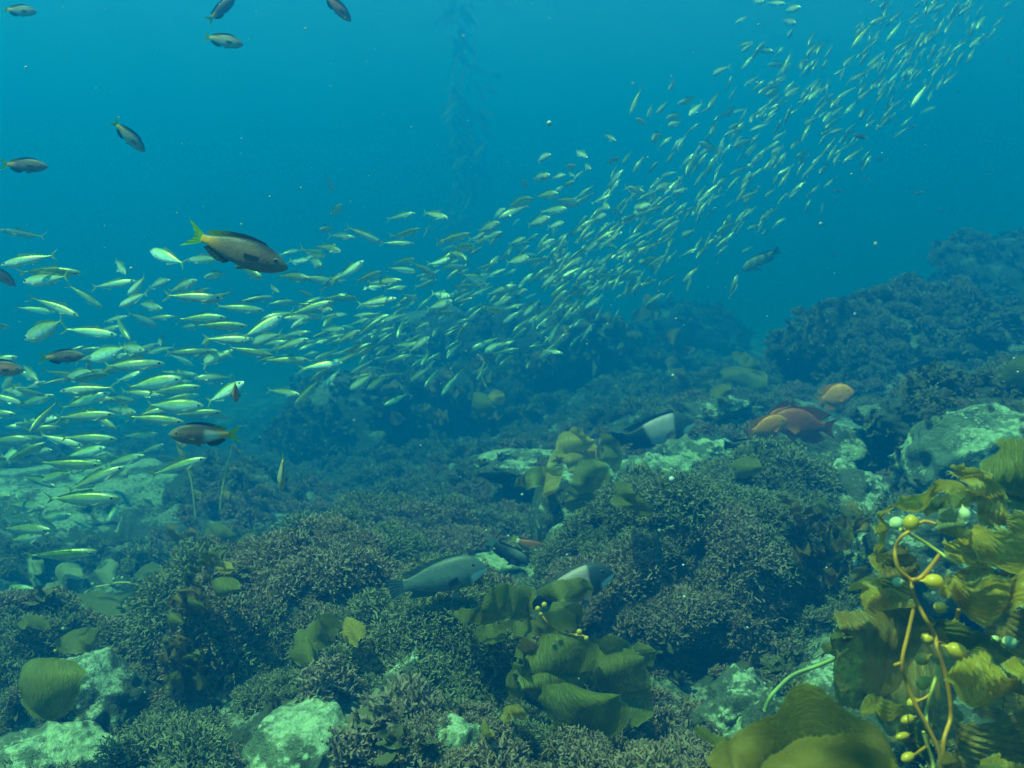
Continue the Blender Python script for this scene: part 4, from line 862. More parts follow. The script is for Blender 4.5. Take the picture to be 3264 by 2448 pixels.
# ---------------------------------------------------------------- kelp
def kelp_root(c, x, y, d, label, name='giant_kelp', drop=.0, group=None):
    p = P(*c(x, y), d); r = empty(name, (p.x, p.y, p.z - drop)); tag(r, label, 'kelp', group)
    bpy.context.view_layer.update(); return r
def adopt(o, root, label=None):
    o.parent = root; o.matrix_parent_inverse = Matrix.Translation(-root.location)
    if label: o['label'] = label
    return o
_bs = [0]
def blade(root, c, pairs, d, mat, ruffle=.10, bulge=.12, teeth=True, nu=40, nv=15, corr=0., d2=None, label=None, wave=1.0, rnd_end=True):
    """a kelp blade lofted between two edges; each edge point has its own distance"""
    _bs[0] += 1; rnd = random.Random(_bs[0]); n = len(pairs); d2 = d if d2 is None else d2
    A = []; B = []
    pix = [c(l[0] * (1 - k) + r[0] * k, l[1] * (1 - k) + r[1] * k) for l, r in pairs for k in (0, .5, 1)]
    pix = [q for q in pix if 0 < q[0] < 3264 and 0 < q[1] < 2448]
    nd = free_dist(sorted(pix, key=lambda q: q[1])[:max(3, len(pix) * 4 // 5)], d, .20 if d > 1.9 else .10); d2 = d2 - (d - nd); d = nd
    for i, (l, r) in enumerate(pairs):
        dd = d + (d2 - d) * i / max(1, n - 1) + .02 * d * math.sin(i * 1.7 + rnd.random() * 3)
        sw = .03 * d * math.sin(i * 1.1 + rnd.random() * 2)
        A.append(P(*c(*l), dd + sw)); B.append(P(*c(*r), dd - sw))
    A = smooth_curve([tuple(a) for a in A], nu); B = smooth_curve([tuple(b) for b in B], nu)
    if rnd_end:
        mid = (A + B) / 2; e_ = np.abs(2 * np.linspace(0, 1, nu) - 1)[:, None]; k_ = np.maximum(.12, np.sqrt(np.maximum(0, 1 - e_ ** 5))); A = mid + (A - mid) * k_; B = mid + (B - mid) * k_
    mid = (A + B) / 2; wid = np.linalg.norm(A - B, axis=1); W = wid.max()
    length = np.linalg.norm(np.diff(mid, axis=0), axis=1).sum()
    v = []; st = []; ph = [rnd.uniform(0, 6.28) for _ in range(4)]; kf = rnd.uniform(2.2, 3.4) * wave; off = Vector((rnd.uniform(0, 90), 0, 0))
    side_sign = 1 if rnd.random() < .5 else -1
    for i in range(nu):
        u = i / (nu - 1); s = u * length / max(W, 1e-4)
        t = Vector(mid[min(i + 1, nu - 1)] - mid[max(i - 1, 0)]); a = Vector(B[i] - A[i])
        nn = a.cross(t)
        if nn.length < 1e-9: nn = Vector((0, -1, 0))
        nn.normalize()
        if nn.y > 0: nn = -nn
        for j in range(nv):
            q = j / (nv - 1); e = 2 * q - 1
            p = Vector(A[i]) * (1 - q) + Vector(B[i]) * q; ww = wid[i]
            dz = bulge * ww * (1 - e * e)
            sid = 0 if e < 0 else 1
            dz += ruffle * min(ww, W * .7) * abs(e) ** 2.2 * math.sin(s * kf * 2.2 + ph[sid] + 1.2 * math.sin(s * 1.7 + ph[2 + sid]))
            dz += .05 * ww * noise.noise(Vector((e * 1.2, s * 1.6, 0)) + off) * 2
            if corr: dz += corr * W * math.sin((e * 1.0 + .35 * math.sin(s * 2.2 + ph[0]) * (1 - .3 * e)) * 24 + 1.3 * math.sin(s * 4.1)) * (1 - abs(e) ** 6)
            # uneven outline
            out = 1 + (.22 * noise.noise(Vector((s * 2.2, sid * 9., 3)) + off) + .13 * noise.noise(Vector((s * 11, sid * 9., 3)) + off)) * abs(e) ** 3
            m_ = Vector(mid[i]); p = m_ + (p - m_) * out
            v.append(p + nn * dz); st.append((q, s, 0))
    f = []
    for i in range(nu - 1):
        for j in range(nv - 1):
            a = i * nv + j; f.append((a, a + 1, a + nv + 1, a + nv))
    if teeth:
        step = .008; tl = min(.009, .06 * W)
        for col_ in (0, nv - 1):
            acc = 0
            for i in range(1, nu - 1):
                seg = (v[i * nv + col_] - v[(i - 1) * nv + col_]); acc += seg.length; k = int(acc / step)
                for m_ in range(k):
                    b0 = v[(i - 1) * nv + col_] + seg * (m_ + .2) / max(k, 1); b1 = b0 + seg.normalized() * .0018
                    inn = v[(i - 1) * nv + (1 if col_ == 0 else nv - 2)]; od = (b0 - inn).normalized()
                    tip = b0 + (od + seg.normalized() * .5 + Vector((rnd.gauss(0, .25), rnd.gauss(0, .25), rnd.gauss(0, .25)))).normalized() * tl * rnd.uniform(.5, 1.1)
                    o = len(v); v += [b0, b1, tip]; st += [st[(i - 1) * nv + col_]] * 3; f.append((o, o + 1, o + 2))
                acc -= k * step
    o = mesh_obj('blade', v, f, mat, uv=st)
    return adopt(o, root, label)
def tube(root, c, pts, rad, d, mat, name='stipe', taper=1.0, seg=8, d2=None, wob=.004):
    _bs[0] += 1; rnd = random.Random(_bs[0]); n = len(pts); d2 = d if d2 is None else d2
    W = [tuple(P(*c(p[0], p[1]), (p[2] if len(p) > 2 else d + (d2 - d) * i / max(1, n - 1)) + rnd.gauss(0, wob))) for i, p in enumerate(pts)]
    S = smooth_curve(W, max(8, n * 7)); v = []; f = []; m_ = len(S); pu = Vector((0, 0, 1))
    for i in range(m_):
        t = Vector(S[min(i + 1, m_ - 1)] - S[max(i - 1, 0)]).normalized(); s = t.cross(Vector((.1, 1, .2))).normalized(); q = t.cross(s)
        r = rad * (1 + (taper - 1) * i / (m_ - 1)) * (1 + .10 * noise.noise(Vector((i * .7, _bs[0], 0))))
        for k in range(seg): a = 2 * math.pi * k / seg; v.append(Vector(S[i]) + (s * math.cos(a) + q * math.sin(a)) * r)
    for i in range(m_ - 1):
        for k in range(seg): a = i * seg + k; b = i * seg + (k + 1) % seg; f.append((a, b, b + seg, a + seg))
    f.append(tuple(range(seg))); f.append(tuple(range((m_ - 1) * seg, m_ * seg)))
    return adopt(mesh_obj(name, v, f, mat), root)
def bulb(root, c, x, y, r, d, mat, ang=0., elong=1.25, neck=.6, rings=20, seg=20, label=None):
    """gas float: pear shaped, ang = picture direction (degrees) of its neck"""
    ctr = P(*c(x, y), d); s = (Vector(P(*c(x + r, y), d)) - ctr).length
    ax = (P(*c(x + r * math.cos(R(ang)), y - r * math.sin(R(ang))), d) - ctr).normalized(); ax = (ax + Vector((0, .15, 0))).normalized()
    a = ax.orthogonal().normalized(); b = ax.cross(a); v = []; f = []
    for i in range(rings + 1):
        t = i / rings; z = -elong + (2 * elong + neck) * t
        if z < elong * .8: rr = math.sqrt(max(0, 1 - (z / elong) ** 2 * .97))
        else: rr = max(.10, .60 * math.exp(-(z - elong * .8) * 2.6) + .0)
        if i == 0: rr = .03
        for k in range(seg):
            an = 2 * math.pi * k / seg; v.append(ctr + ax * z * s + (a * math.cos(an) + b * math.sin(an)) * rr * s * (1 + .02 * math.sin(3 * an + i * .3)))
    for i in range(rings):
        for k in range(seg): q = i * seg + k; w = i * seg + (k + 1) % seg; f.append((q, w, w + seg, q + seg))
    f.append(tuple(range(seg))); f.append(tuple(range(rings * seg, (rings + 1) * seg)))
    return adopt(mesh_obj('float', v, f, mat), root, label)
K1 = kelp_root(D2, 1350, 1700, 1.2, 'giant kelp with yellow floats and ruffled blades filling the right foreground', drop=.25)
B = lambda c, pr, d, m=M_kelp, **k: blade(K1, c, pr, d, m, **{**dict(rnd_end=False, corr=.014, nv=33), **k})
B(D1, [((1800, 0), (2100, -120)), ((1650, 150), (2300, 100)), ((1500, 350), (2400, 400)), ((1600, 500), (2400, 700)), ((1800, 750), (2400, 850))], 1.5, M_kelpm, label='big dark green blade at the right edge behind the others')
B(D1, [((1430, 560), (1420, 680)), ((1200, 570), (1250, 700)), ((1000, 640), (1100, 760)), ((920, 730), (980, 800))], 1.36, M_kelpm)
B(D1, [((1225, 270), (1385, 240)), ((1260, 350), (1500, 295)), ((1320, 420), (1625, 355)), ((1370, 490), (1700, 480)), ((1440, 600), (1815, 640)), ((1500, 700), (1890, 800)), ((1600, 860), (1880, 900))], 1.27, ruffle=.14, label='tallest blade with a pale curled tip')
B(D1, [((1470, 600), (1400, 660)), ((1300, 500), (1290, 550)), ((1110, 425), (1120, 560)), ((900, 550), (900, 720)), ((740, 650), (860, 725)), ((600, 700), (700, 695)), ((480, 780), (540, 760)), ((462, 850), (520, 830)), ((468, 920), (495, 940)), ((435, 980), (482, 1010)), ((418, 1100), (520, 1120)), ((415, 1230), (525, 1210)), ((440, 1350), (490, 1330)), ((460, 1410), (475, 1405))], 1.22, nu=90, nv=11, ruffle=.10, label='long narrow blade arching over to the left')
B(D1, [((1780, 850), (1780, 960)), ((1830, 815), (1850, 1010)), ((2004, 825), (2004, 1100)), ((2300, 850), (2300, 1150))], 1.22, ruffle=.16)
B(D1, [((1130, 1050), (1300, 1060)), ((1130, 1150), (1500, 1120)), ((1230, 1260), (1650, 1250)), ((1400, 1360), (1740, 1390))], 1.2, M_kelp)
B(D1, [((1290, 1015), (1300, 1060)), ((1400, 960), (1450, 1150)), ((1600, 950), (1600, 1300)), ((1850, 1020), (1740, 1390)), ((2100, 1130), (2000, 1400)), ((2300, 1200), (2250, 1400))], 1.16, ruffle=.14)
B(D1, [((1120, 740), (1200, 690)), ((1090, 850), (1310, 800)), ((1075, 930), (1400, 900)), ((1180, 1030), (1450, 960))], 1.13, M_kelpp, label='small pale crusted blade')
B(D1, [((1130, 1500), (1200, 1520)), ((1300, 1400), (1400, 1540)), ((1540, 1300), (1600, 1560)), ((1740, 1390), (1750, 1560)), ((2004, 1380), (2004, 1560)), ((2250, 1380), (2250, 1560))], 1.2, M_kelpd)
B(C7, [((1262, 725), (1265, 745)), ((1320, 712), (1300, 800)), ((1420, 715), (1390, 870)), ((1520, 705), (1480, 945)), ((1600, 700), (1560, 890)), ((1700, 700), (1650, 860)), ((1800, 720), (1750, 850))], 1.1, corr=.04, nv=60, nu=60, label='pale blade with deep lengthwise corrugations')
B(C7, [((1385, 1085), (1360, 1110)), ((1480, 1110), (1290, 1190)), ((1560, 1150), (1330, 1250)), ((1620, 1180), (1400, 1320)), ((1684, 1180), (1540, 1270)), ((1760, 1230), (1684, 1300))], 1.08, corr=.04, nv=60, nu=60, label='corrugated blade hanging from the lower float')
B(C7, [((1610, 1110), (1590, 1120)), ((1684, 1170), (1640, 1230)), ((1760, 1290), (1700, 1330))], 1.06)
B(C7, [((1170, 970), (1230, 905)), ((1230, 1010), (1290, 915)), ((1330, 1060), (1400, 950)), ((1480, 1110), (1520, 1000)), ((1600, 1150), (1640, 1100)), ((1750, 1200), (1800, 1150))], 1.2, M_kelpm)
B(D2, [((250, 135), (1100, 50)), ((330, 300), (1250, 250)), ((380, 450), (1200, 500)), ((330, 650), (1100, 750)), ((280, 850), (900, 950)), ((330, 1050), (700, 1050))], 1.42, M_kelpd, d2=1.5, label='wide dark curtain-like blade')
B(D2, [((265, 180), (380, 250)), ((290, 300), (420, 380)), ((250, 450), (450, 430)), ((170, 500), (300, 540)), ((175, 590), (185, 560))], 1.47, M_kelpm)
B(C7, [((785, 725), (800, 745)), ((870, 705), (870, 750)), ((1000, 700), (1000, 760)), ((1100, 700), (1100, 800))], 1.33, M_kelpm)
B(C7, [((870, 740), (850, 780)), ((950, 745), (880, 850)), ((1050, 770), (940, 850)), ((1150, 820), (1100, 850))], 1.27)
B(D1, [((600, 1120), (720, 1160)), ((520, 1300), (860, 1270)), ((450, 1470), (910, 1380)), ((500, 1520), (880, 1460))], 1.36, M_kelpd)
B(D2, [((540, 1080), (560, 1090)), ((680, 990), (700, 1130)), ((800, 980), (790, 1190)), ((950, 1030), (900, 1130)), ((960, 1050), (950, 1070))], 1.16)
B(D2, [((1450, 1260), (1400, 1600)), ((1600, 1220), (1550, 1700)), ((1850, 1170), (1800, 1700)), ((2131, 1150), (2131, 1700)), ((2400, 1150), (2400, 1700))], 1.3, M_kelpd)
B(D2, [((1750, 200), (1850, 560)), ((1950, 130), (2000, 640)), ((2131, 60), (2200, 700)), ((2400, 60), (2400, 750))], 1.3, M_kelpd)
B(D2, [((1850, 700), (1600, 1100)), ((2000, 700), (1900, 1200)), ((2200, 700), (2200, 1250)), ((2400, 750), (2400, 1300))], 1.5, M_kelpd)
B(D2, [((1700, 1560), (1680, 1640)), ((1850, 1540), (1900, 1680)), ((2000, 1600), (2050, 1750)), ((2200, 1640), (2200, 1800))], 1.02, corr=.02, nv=40)
B(D2, [((900, 1250), (950, 1400)), ((1050, 1230), (1080, 1500)), ((1150, 1200), (1180, 1560)), ((1230, 1300), (1250, 1560))], 1.3, M_kelpm, corr=.02, nv=40)
B(D2, [((1330, 1480), (1420, 1480)), ((1310, 1600), (1500, 1580)), ((1300, 1750), (1560, 1700))], 1.05, M_kelpd)
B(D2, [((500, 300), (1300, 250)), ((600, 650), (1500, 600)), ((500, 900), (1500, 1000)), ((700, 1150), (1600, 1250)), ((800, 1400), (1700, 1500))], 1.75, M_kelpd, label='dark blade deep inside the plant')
K2 = kelp_root(C7, 560, 1750, .98, 'broad brown kelp blades lying across the bottom edge left of the kelp floats', drop=.2)
blade(K2, C7, [((70, 1560), (100, 1700)), ((200, 1500), (250, 1700)), ((400, 1370), (450, 1700)), ((560, 1265), (620, 1700)), ((760, 1330), (800, 1700)), ((950, 1430), (960, 1700)), ((1050, 1590), (1040, 1700))], 1.02, M_kelpb, ruffle=.05, label='larger blade with a dark blotch')
blade(K2, C7, [((330, 1620), (340, 1800)), ((480, 1540), (500, 1800)), ((700, 1490), (700, 1800)), ((850, 1520), (850, 1800)), ((1000, 1590), (1000, 1800)), ((1060, 1660), (1060, 1800))], .93, M_kelpb, ruffle=.04)
blade(K2, C7, [((10, 1465), (60, 1510)), ((100, 1470), (150, 1540)), ((200, 1500), (220, 1560))], 1.15, M_kelpm)
def T(c, pts, rad, d, m=M_stipe, **k): return tube(K1, c, pts, rad * .8, d, m, **k)
T(D1, [(800, 970), (700, 1040), (645, 1150), (645, 1260), (690, 1390), (810, 1490), (820, 1560), (835, 1650), (905, 1790), (980, 1930), (1060, 2070), (1085, 2200), (1150, 2400), (1190, 2560), (1225, 2780), (1225, 2960), (1160, 3170), (1150, 3400)], .0030, 1.13, taper=1.15)
T(D2, [(1070, 110), (1020, 330), (955, 640), (1000, 840), (1090, 1060), (1200, 1260), (1310, 1500), (1340, 1750)], .0032, 1.14)
T(D2, [(1310, 680), (1280, 790), (1240, 920), (1190, 1110), (1190, 1230)], .0030, 1.17, M_stipel)
T(D2, [(1160, 1310), (1200, 1450), (1250, 1600), (1255, 1750)], .0027, 1.12, M_stipel)
T(D2, [(1190, 1450), (1120, 1500), (1070, 1545)], .0024, 1.12, name='branch')
T(D1, [(1120, 1210), (1000, 1370), (900, 1470), (820, 1490)], .0034, 1.13)
T(D1, [(700, 945), (900, 1060), (1100, 1190), (1200, 1260), (1330, 1330)], .0032, 1.16, M_stipel, taper=.7)
T(D1, [(880, 895), (960, 868), (1070, 895)], .0028, 1.13, name='branch')
T(D2, [(955, 640), (915, 655), (880, 668)], .0026, 1.14, name='branch')
T(D1, [(820, 1490), (880, 1495), (950, 1500)], .0024, 1.13, name='branch')
T(D2, [(1300, 440), (1350, 460), (1400, 490)], .0022, 1.13, name='branch')
T(D2, [(1500, 130), (1490, 190), (1450, 270)], .0035, 1.2)
T(D2, [(1240, 930), (1180, 980), (1090, 1020)], .0022, 1.2, name='branch')
for (c, x, y, r, d, m, ang, el, lb) in ((D1, 810, 885, 80, 1.13, M_bulb, 255, 1.08, None), (D1, 655, 890, 70, 1.17, M_bulbp, 20, 1.05, 'pale crusted float'), (D1, 1375, 795, 62, 1.16, M_bulbp, 100, 1.1, None),
        (D1, 1050, 1505, 80, 1.12, M_bulb, 180, 1.22, None), (D1, 670, 1510, 50, 1.22, M_bulbp, 0, 1.2, 'pale crusted float'), (D2, 1480, 530, 78, 1.1, M_bulb, 160, 1.25, 'largest orange-yellow float'),
        (D2, 1320, 110, 55, 1.3, M_bulb, 0, 1.15, None), (D2, 1150, 605, 58, 1.3, M_bulb, 20, 1.2, None), (D2, 1160, 840, 58, 1.32, M_bulb, 40, 1.2, None), (D2, 1200, 410, 60, 1.32, M_bulb, 0, 1.1, None),
        (D2, 1060, 1025, 45, 1.25, M_bulb, 20, 1.4, None), (D2, 1010, 1190, 44, 1.2, M_bulb, 15, 1.6, None), (D2, 960, 1352, 38, 1.2, M_bulb, 10, 1.9, None), (D2, 1010, 1555, 46, 1.12, M_bulb, 20, 1.5, None),
        (D2, 1990, 445, 60, 1.25, M_bulbp, 0, 1.2, 'pale crusted float'), (D2, 1850, 420, 40, 1.27, M_bulbp, 0, 1.1, None)):
    bulb(K1, c, x, y, r, d, m, ang, el, label=lb)
K3 = kelp_root(C7, 380, 1360, 1.75, 'single pale green kelp stalk curving up from the knobbly rock', name='kelp_stalk')
tube(K3, C7, [(375, 1370), (400, 1310), (440, 1260), (520, 1190), (650, 1140), (750, 1095), (800, 1060)], .0042, 1.72, simple_mat('pale_green_stalk', (.36, .44, .14), .5, noise_s=20.))
# --- central kelp
K4 = kelp_root(D4, 1120, 1500, 2.1, 'broad olive kelp with small yellow floats in the centre foreground', drop=.05)
b4 = lambda pr, d, m=M_kelpm, **k: blade(K4, D4, pr, d - .62, m, teeth=True, **{**dict(rnd_end=False, ruffle=.05, nv=25), **k})
b4([((1640, 830), (1700, 770)), ((1700, 900), (1850, 830)), ((1680, 1010), (1830, 1000))], 2.95, M_kelpm)
b4([((200, 620), (180, 780)), ((330, 600), (330, 780)), ((460, 620), (470, 760))], 2.98)
b4([((650, 550), (550, 700)), ((480, 530), (450, 640)), ((400, 590), (430, 620))], 2.85)
b4([((900, 400), (860, 480)), ((1020, 390), (1000, 600)), ((1130, 400), (1120, 620)), ((1200, 500), (1170, 640))], 2.86)
b4([((770, 290), (860, 390)), ((950, 210), (980, 395)), ((1100, 190), (1120, 385)), ((1210, 190), (1230, 330)), ((1290, 270), (1300, 300))], 2.8)
b4([((770, 330), (740, 540)), ((700, 250), (660, 560)), ((540, 235), (500, 560)), ((390, 240), (330, 590)), ((290, 400), (240, 600)), ((130, 470), (130, 620)), ((50, 470), (70, 590)), ((40, 540), (60, 570))], 2.75, ruffle=.06)
b4([((560, 600), (560, 760)), ((680, 560), (700, 720)), ((850, 510), (870, 690)), ((1000, 470), (1030, 690)), ((1120, 560), (1120, 680))], 2.74)
b4([((1240, 720), (1420, 700)), ((1280, 850), (1640, 830)), ((1300, 1050), (1760, 950)), ((1300, 1250), (1820, 1180)), ((1180, 1450), (1840, 1400)), ((1050, 1600), (1700, 1560))], 2.76, ruffle=.06)
b4([((830, 1180), (1150, 1180)), ((820, 1350), (1500, 1300)), ((850, 1500), (1600, 1500)), ((900, 1620), (1450, 1650))], 2.7, ruffle=.06)
b4([((800, 720), (1050, 690)), ((700, 850), (1250, 760)), ((620, 1000), (1330, 880)), ((580, 1100), (1310, 1020)), ((640, 1230), (1250, 1130)), ((740, 1330), (1050, 1240))], 2.62, M_kelpm, ruffle=.05, corr=.004, nv=50, label='largest rounded blade in front')
b4([((570, 790), (610, 860)), ((600, 900), (630, 950)), ((510, 1050), (600, 1080)), ((480, 1200), (560, 1240)), ((470, 1300), (520, 1300))], 2.72)
b4([((590, 800), (640, 720)), ((620, 880), (760, 830)), ((700, 850), (800, 710))], 2.66, M_kelpd)
for x, y, r in ((830, 430, 27), (770, 465, 25), (797, 515, 19), (1155, 680, 27), (1130, 712, 17), (1220, 740, 23)):
    bulb(K4, D4, x, y, r, 1.95, M_bulb, 300, 1.05, rings=12, seg=14)
tube(K4, D4, [(770, 465), (797, 515), (870, 600), (1000, 690), (1130, 712), (1220, 740), (1200, 900), (1150, 1200), (1120, 1500)], .0025, 2.05, M_stipe)
# --- middle kelp
K5 = kelp_root(D3, 1100, 1250, 4.6, 'brown kelp with upright blades beside the pale sheephead in the middle', drop=.02)
for i, pr in enumerate([[((850, 230), (980, 240)), ((700, 330), (1010, 330)), ((620, 420), (1090, 430)), ((600, 560), (1115, 520)), ((590, 700), (1100, 610)), ((640, 800), (880, 750))],
        [((1120, 270), (1170, 270)), ((1160, 350), (1290, 330)), ((1190, 450), (1400, 430)), ((1230, 600), (1410, 560)), ((1270, 700), (1390, 700)), ((1330, 770), (1360, 760))],
        [((900, 650), (1100, 615)), ((850, 780), (1260, 700)), ((800, 900), (1260, 850)), ((760, 1000), (1220, 960)), ((720, 1120), (1100, 1100)), ((760, 1180), (1000, 1170))],
        [((500, 690), (700, 700)), ((490, 800), (720, 820)), ((480, 1000), (640, 980)), ((470, 1030), (500, 1020))],
        [((480, 720), (480, 930)), ((350, 740), (360, 940)), ((220, 810), (240, 920)), ((160, 850), (170, 880))],
        [((1360, 880), (1480, 890)), ((1320, 1000), (1600, 1020)), ((1310, 1120), (1700, 1120)), ((1500, 1200), (1750, 1200)), ((1700, 1280), (1750, 1260))],
        [((870, 1210), (1040, 1180)), ((855, 1350), (1150, 1260)), ((870, 1430), (1130, 1340)), ((830, 1480), (1000, 1420))],
        [((1110, 470), (1200, 460)), ((1110, 540), (1230, 530)), ((1120, 620), (1250, 600))]]):
    blade(K5, D3, pr, 4.45 + .03 * (i % 4), M_kelpm if i % 3 else M_kelp, ruffle=.05, nu=26, nv=11, rnd_end=False)
blade(K5, D3, [((1400, 820), (1420, 890)), ((1540, 740), (1530, 890)), ((1660, 640), (1670, 890)), ((1780, 720), (1790, 830))], 4.4, M_kelp, nu=24, nv=9, label='pale fan-shaped blade sticking out to the right')
for x, y, r in ((1065, 385, 20), (1260, 965, 17)): bulb(K5, D3, x, y, r, 4.35, M_bulb, 270, 1.1, rings=10, seg=10)
tube(K5, D3, [(1110, 470), (1120, 620), (1240, 770), (1250, 880), (1290, 930), (1345, 945)], .004, 4.4, M_stipe)
def bush(root, c, cx, cy_, rx, ry, d, n, mats, size, seed):
    rb = random.Random(seed)
    for k in range(n):
        x, y = cx + rb.uniform(-1, 1) * rx, cy_ + rb.uniform(-1, 1) * ry; a = rb.uniform(0, 6.28); L_, w = size * rb.uniform(.7, 1.3), size * rb.uniform(.22, .36)
        dx, dy = math.cos(a), math.sin(a); pr = []
        for t in (0, .33, .66, 1):
            ww = w * (.5, 1, .9, .35)[int(t * 3 + .1)]; px, py = x + dx * L_ * t, y + dy * L_ * t + .12 * L_ * t * t
            pr.append(((px - dy * ww, py + dx * ww), (px + dy * ww, py - dx * ww)))
        blade(root, c, pr, d + rb.uniform(-.08, .08), mats[k % len(mats)], nu=18, nv=9, ruffle=.12)
# --- left kelps
K6 = kelp_root(C5, 1400, 620, 4.2, 'hazy kelp with tiny floats beside the turf boulder left of centre')
for i, pr in enumerate([[((1060, 300), (1200, 270)), ((1010, 380), (1240, 350)), ((1010, 430), (1260, 420)), ((1050, 460), (1200, 460))], [((1230, 230), (1300, 210)), ((1220, 300), (1400, 300)), ((1280, 360), (1360, 360))],
        [((1390, 400), (1400, 300)), ((1480, 420), (1500, 270)), ((1560, 380), (1600, 300))], [((1215, 460), (1330, 440)), ((1250, 500), (1390, 490)), ((1300, 510), (1380, 500))], [((1250, 540), (1380, 530)), ((1240, 600), (1400, 610)), ((1300, 620), (1380, 620))],
        [((1020, 480), (1200, 480)), ((1000, 620), (1230, 600)), ((980, 760), (1200, 740)), ((940, 870), (1100, 850))]]):
    if i in (0, 5): continue
    blade(K6, C5, pr, 4.1 + .03 * i, (M_kelpd, M_kelpm, M_kelpm, M_kelp, M_kelpm, M_kelpd)[i], nu=22, nv=9, ruffle=.06)
for x, y, r in ((1380, 460, 13), (1335, 455, 12), (1310, 420, 12)): bulb(K6, C5, x, y, r, 4.0, M_bulbp, 270, 1.1, rings=10, seg=10)
tube(K6, C5, [(1350, 340), (1350, 420), (1365, 480), (1385, 560), (1410, 620)], .004, 4.05, M_stipe)
bush(K6, C5, 1120, 400, 90, 90, 4.05, 12, (M_kelpd, M_kelpm), 95, 21); bush(K6, C5, 1100, 640, 90, 120, 3.9, 14, (M_kelpd, M_kelpm), 90, 22)
K7 = kelp_root(C5, 620, 740, 4.3, 'row of pale rounded kelp blades on the left seabed under the school')
for i, pr in enumerate([[((150, 450), (160, 500)), ((210, 435), (215, 520)), ((270, 430), (260, 500))], [((320, 480), (330, 560)), ((400, 440), (400, 560)), ((490, 470), (480, 550))], [((560, 480), (560, 550)), ((640, 440), (650, 560)), ((700, 440), (700, 520))],
        [((160, 640), (170, 740)), ((280, 580), (260, 760)), ((390, 560), (380, 690))], [((720, 500), (740, 540)), ((760, 410), (790, 500)), ((790, 430), (800, 470))], [((420, 620), (450, 700)), ((600, 620), (620, 780)), ((760, 700), (740, 770))],
        [((790, 540), (800, 580)), ((900, 470), (860, 580)), ((980, 470), (960, 530))], [((640, 620), (650, 700)), ((800, 610), (800, 760)), ((950, 620), (940, 740))], [((80, 790), (90, 830)), ((200, 760), (220, 840)), ((310, 800), (300, 850))]]):
    blade(K7, C5, pr, 4.25 + .02 * (i % 3), M_kelpp if i in (0, 1, 2, 3, 4) else M_kelpm, nu=20, nv=9, ruffle=.08)
tube(K7, C5, [(500, 630), (550, 600), (630, 585), (700, 570), (800, 580), (900, 640)], .005, 4.15, M_stipel)
for x, y in ((720, 542), (545, 578), (670, 550)): bulb(K7, C5, x, y, 10, 4.1, M_bulbp, 250, 1.1, rings=8, seg=8)
K8 = kelp_root(C5, 320, 1400, 2.0, 'blurred olive kelp blades over the speckled rock in the lower left corner')
for pr, d, m in (([((180, 1020), (480, 1010)), ((120, 1150), (500, 1130)), ((130, 1280), (450, 1270)), ((200, 1390), (400, 1370))], 1.85, M_kelpm), ([((330, 900), (320, 980)), ((450, 850), (460, 980)), ((600, 830), (560, 960))], 2.5, M_kelpm)):
    blade(K8, C5, pr, d, m, nu=24, nv=11, ruffle=.06)
bulb(K8, C5, 325, 970, 10, 1.85, M_bulb, 270, 1.1, rings=8, seg=8)
K9 = kelp_root(C5, 1150, 1200, 2.7, 'small olive kelp in the dark gully left of the turf boulder')
bush(K9, C5, 1080, 1060, 90, 110, 2.6, 14, (M_kelpm, M_kelpd), 100, 23)
bulb(K9, C5, 1133, 1095, 9, 2.5, M_bulbp, 250, 1.2, rings=8, seg=8)
K10 = kelp_root(C5, 1900, 1000, 2.6, 'crumpled yellow-green kelp in the turf above the pale front boulder')
for pr, m in (([((1700, 900), (1780, 1000)), ((1830, 800), (1900, 960)), ((1900, 730), (2000, 850)), ((1960, 780), (2040, 830))], M_kelpm), ([((1680, 960), (1720, 1040)), ((1780, 900), (1830, 1060)), ((1860, 940), (1880, 1040))], M_kelpm), ([((2000, 830), (2010, 900)), ((2080, 790), (2090, 930)), ((2160, 830), (2150, 900))], M_kelp)):
    blade(K10, C5, pr, 2.4, m, nu=24, nv=11, ruffle=.14)
K11 = kelp_root(C6, 880, 1400, 1.8, 'young kelp leaves with a round pale blade at the foot of the central kelp')
for pr, m in (([((985, 1190), (1060, 1190)), ((970, 1240), (1085, 1250)), ((1000, 1285), (1070, 1280))], M_kelp), ([((805, 1270), (830, 1270)), ((840, 1340), (880, 1330)), ((870, 1380), (890, 1370))], M_kelp), ([((930, 1230), (970, 1230)), ((900, 1320), (940, 1310)), ((885, 1380), (900, 1370))], M_kelp)):
    blade(K11, C6, pr, 1.85, m, nu=20, nv=9, ruffle=.1)
K12 = kelp_root(C4, 850, 560, 7.4, 'tall faded olive kelp blades behind the dark red garibaldis')
for pr in ([((640, 290), (720, 270)), ((650, 340), (850, 290)), ((700, 420), (900, 380)), ((740, 520), (880, 480))], [((490, 340), (600, 320)), ((500, 380), (600, 370)), ((520, 420), (580, 410))], [((600, 370), (690, 350)), ((590, 420), (700, 400)), ((640, 440), (680, 440))], [((700, 200), (830, 240)), ((740, 260), (860, 270)), ((800, 300), (850, 300))]):
    blade(K12, C4, pr, 7.2, M_kelpm, nu=22, nv=11, ruffle=.12, teeth=False, rnd_end=False)
K13 = kelp_root(C2, 1070, 1650, 7.2, 'round pale kelp blade with a string of tiny floats below the school')
blade(K13, C2, [((1050, 1560), (1100, 1550)), ((1030, 1590), (1125, 1600)), ((1060, 1640), (1110, 1640))], 7.0, M_kelp, nu=18, nv=9)
blade(K13, C2, [((930, 1580), (1010, 1560)), ((920, 1640), (1040, 1630)), ((960, 1690), (1030, 1690))], 7.1, M_kelpm, nu=18, nv=9)
tube(K13, C2, [(960, 1340), (1000, 1390), (985, 1450), (1005, 1520), (1060, 1600)], .006, 7.0, M_stipel)
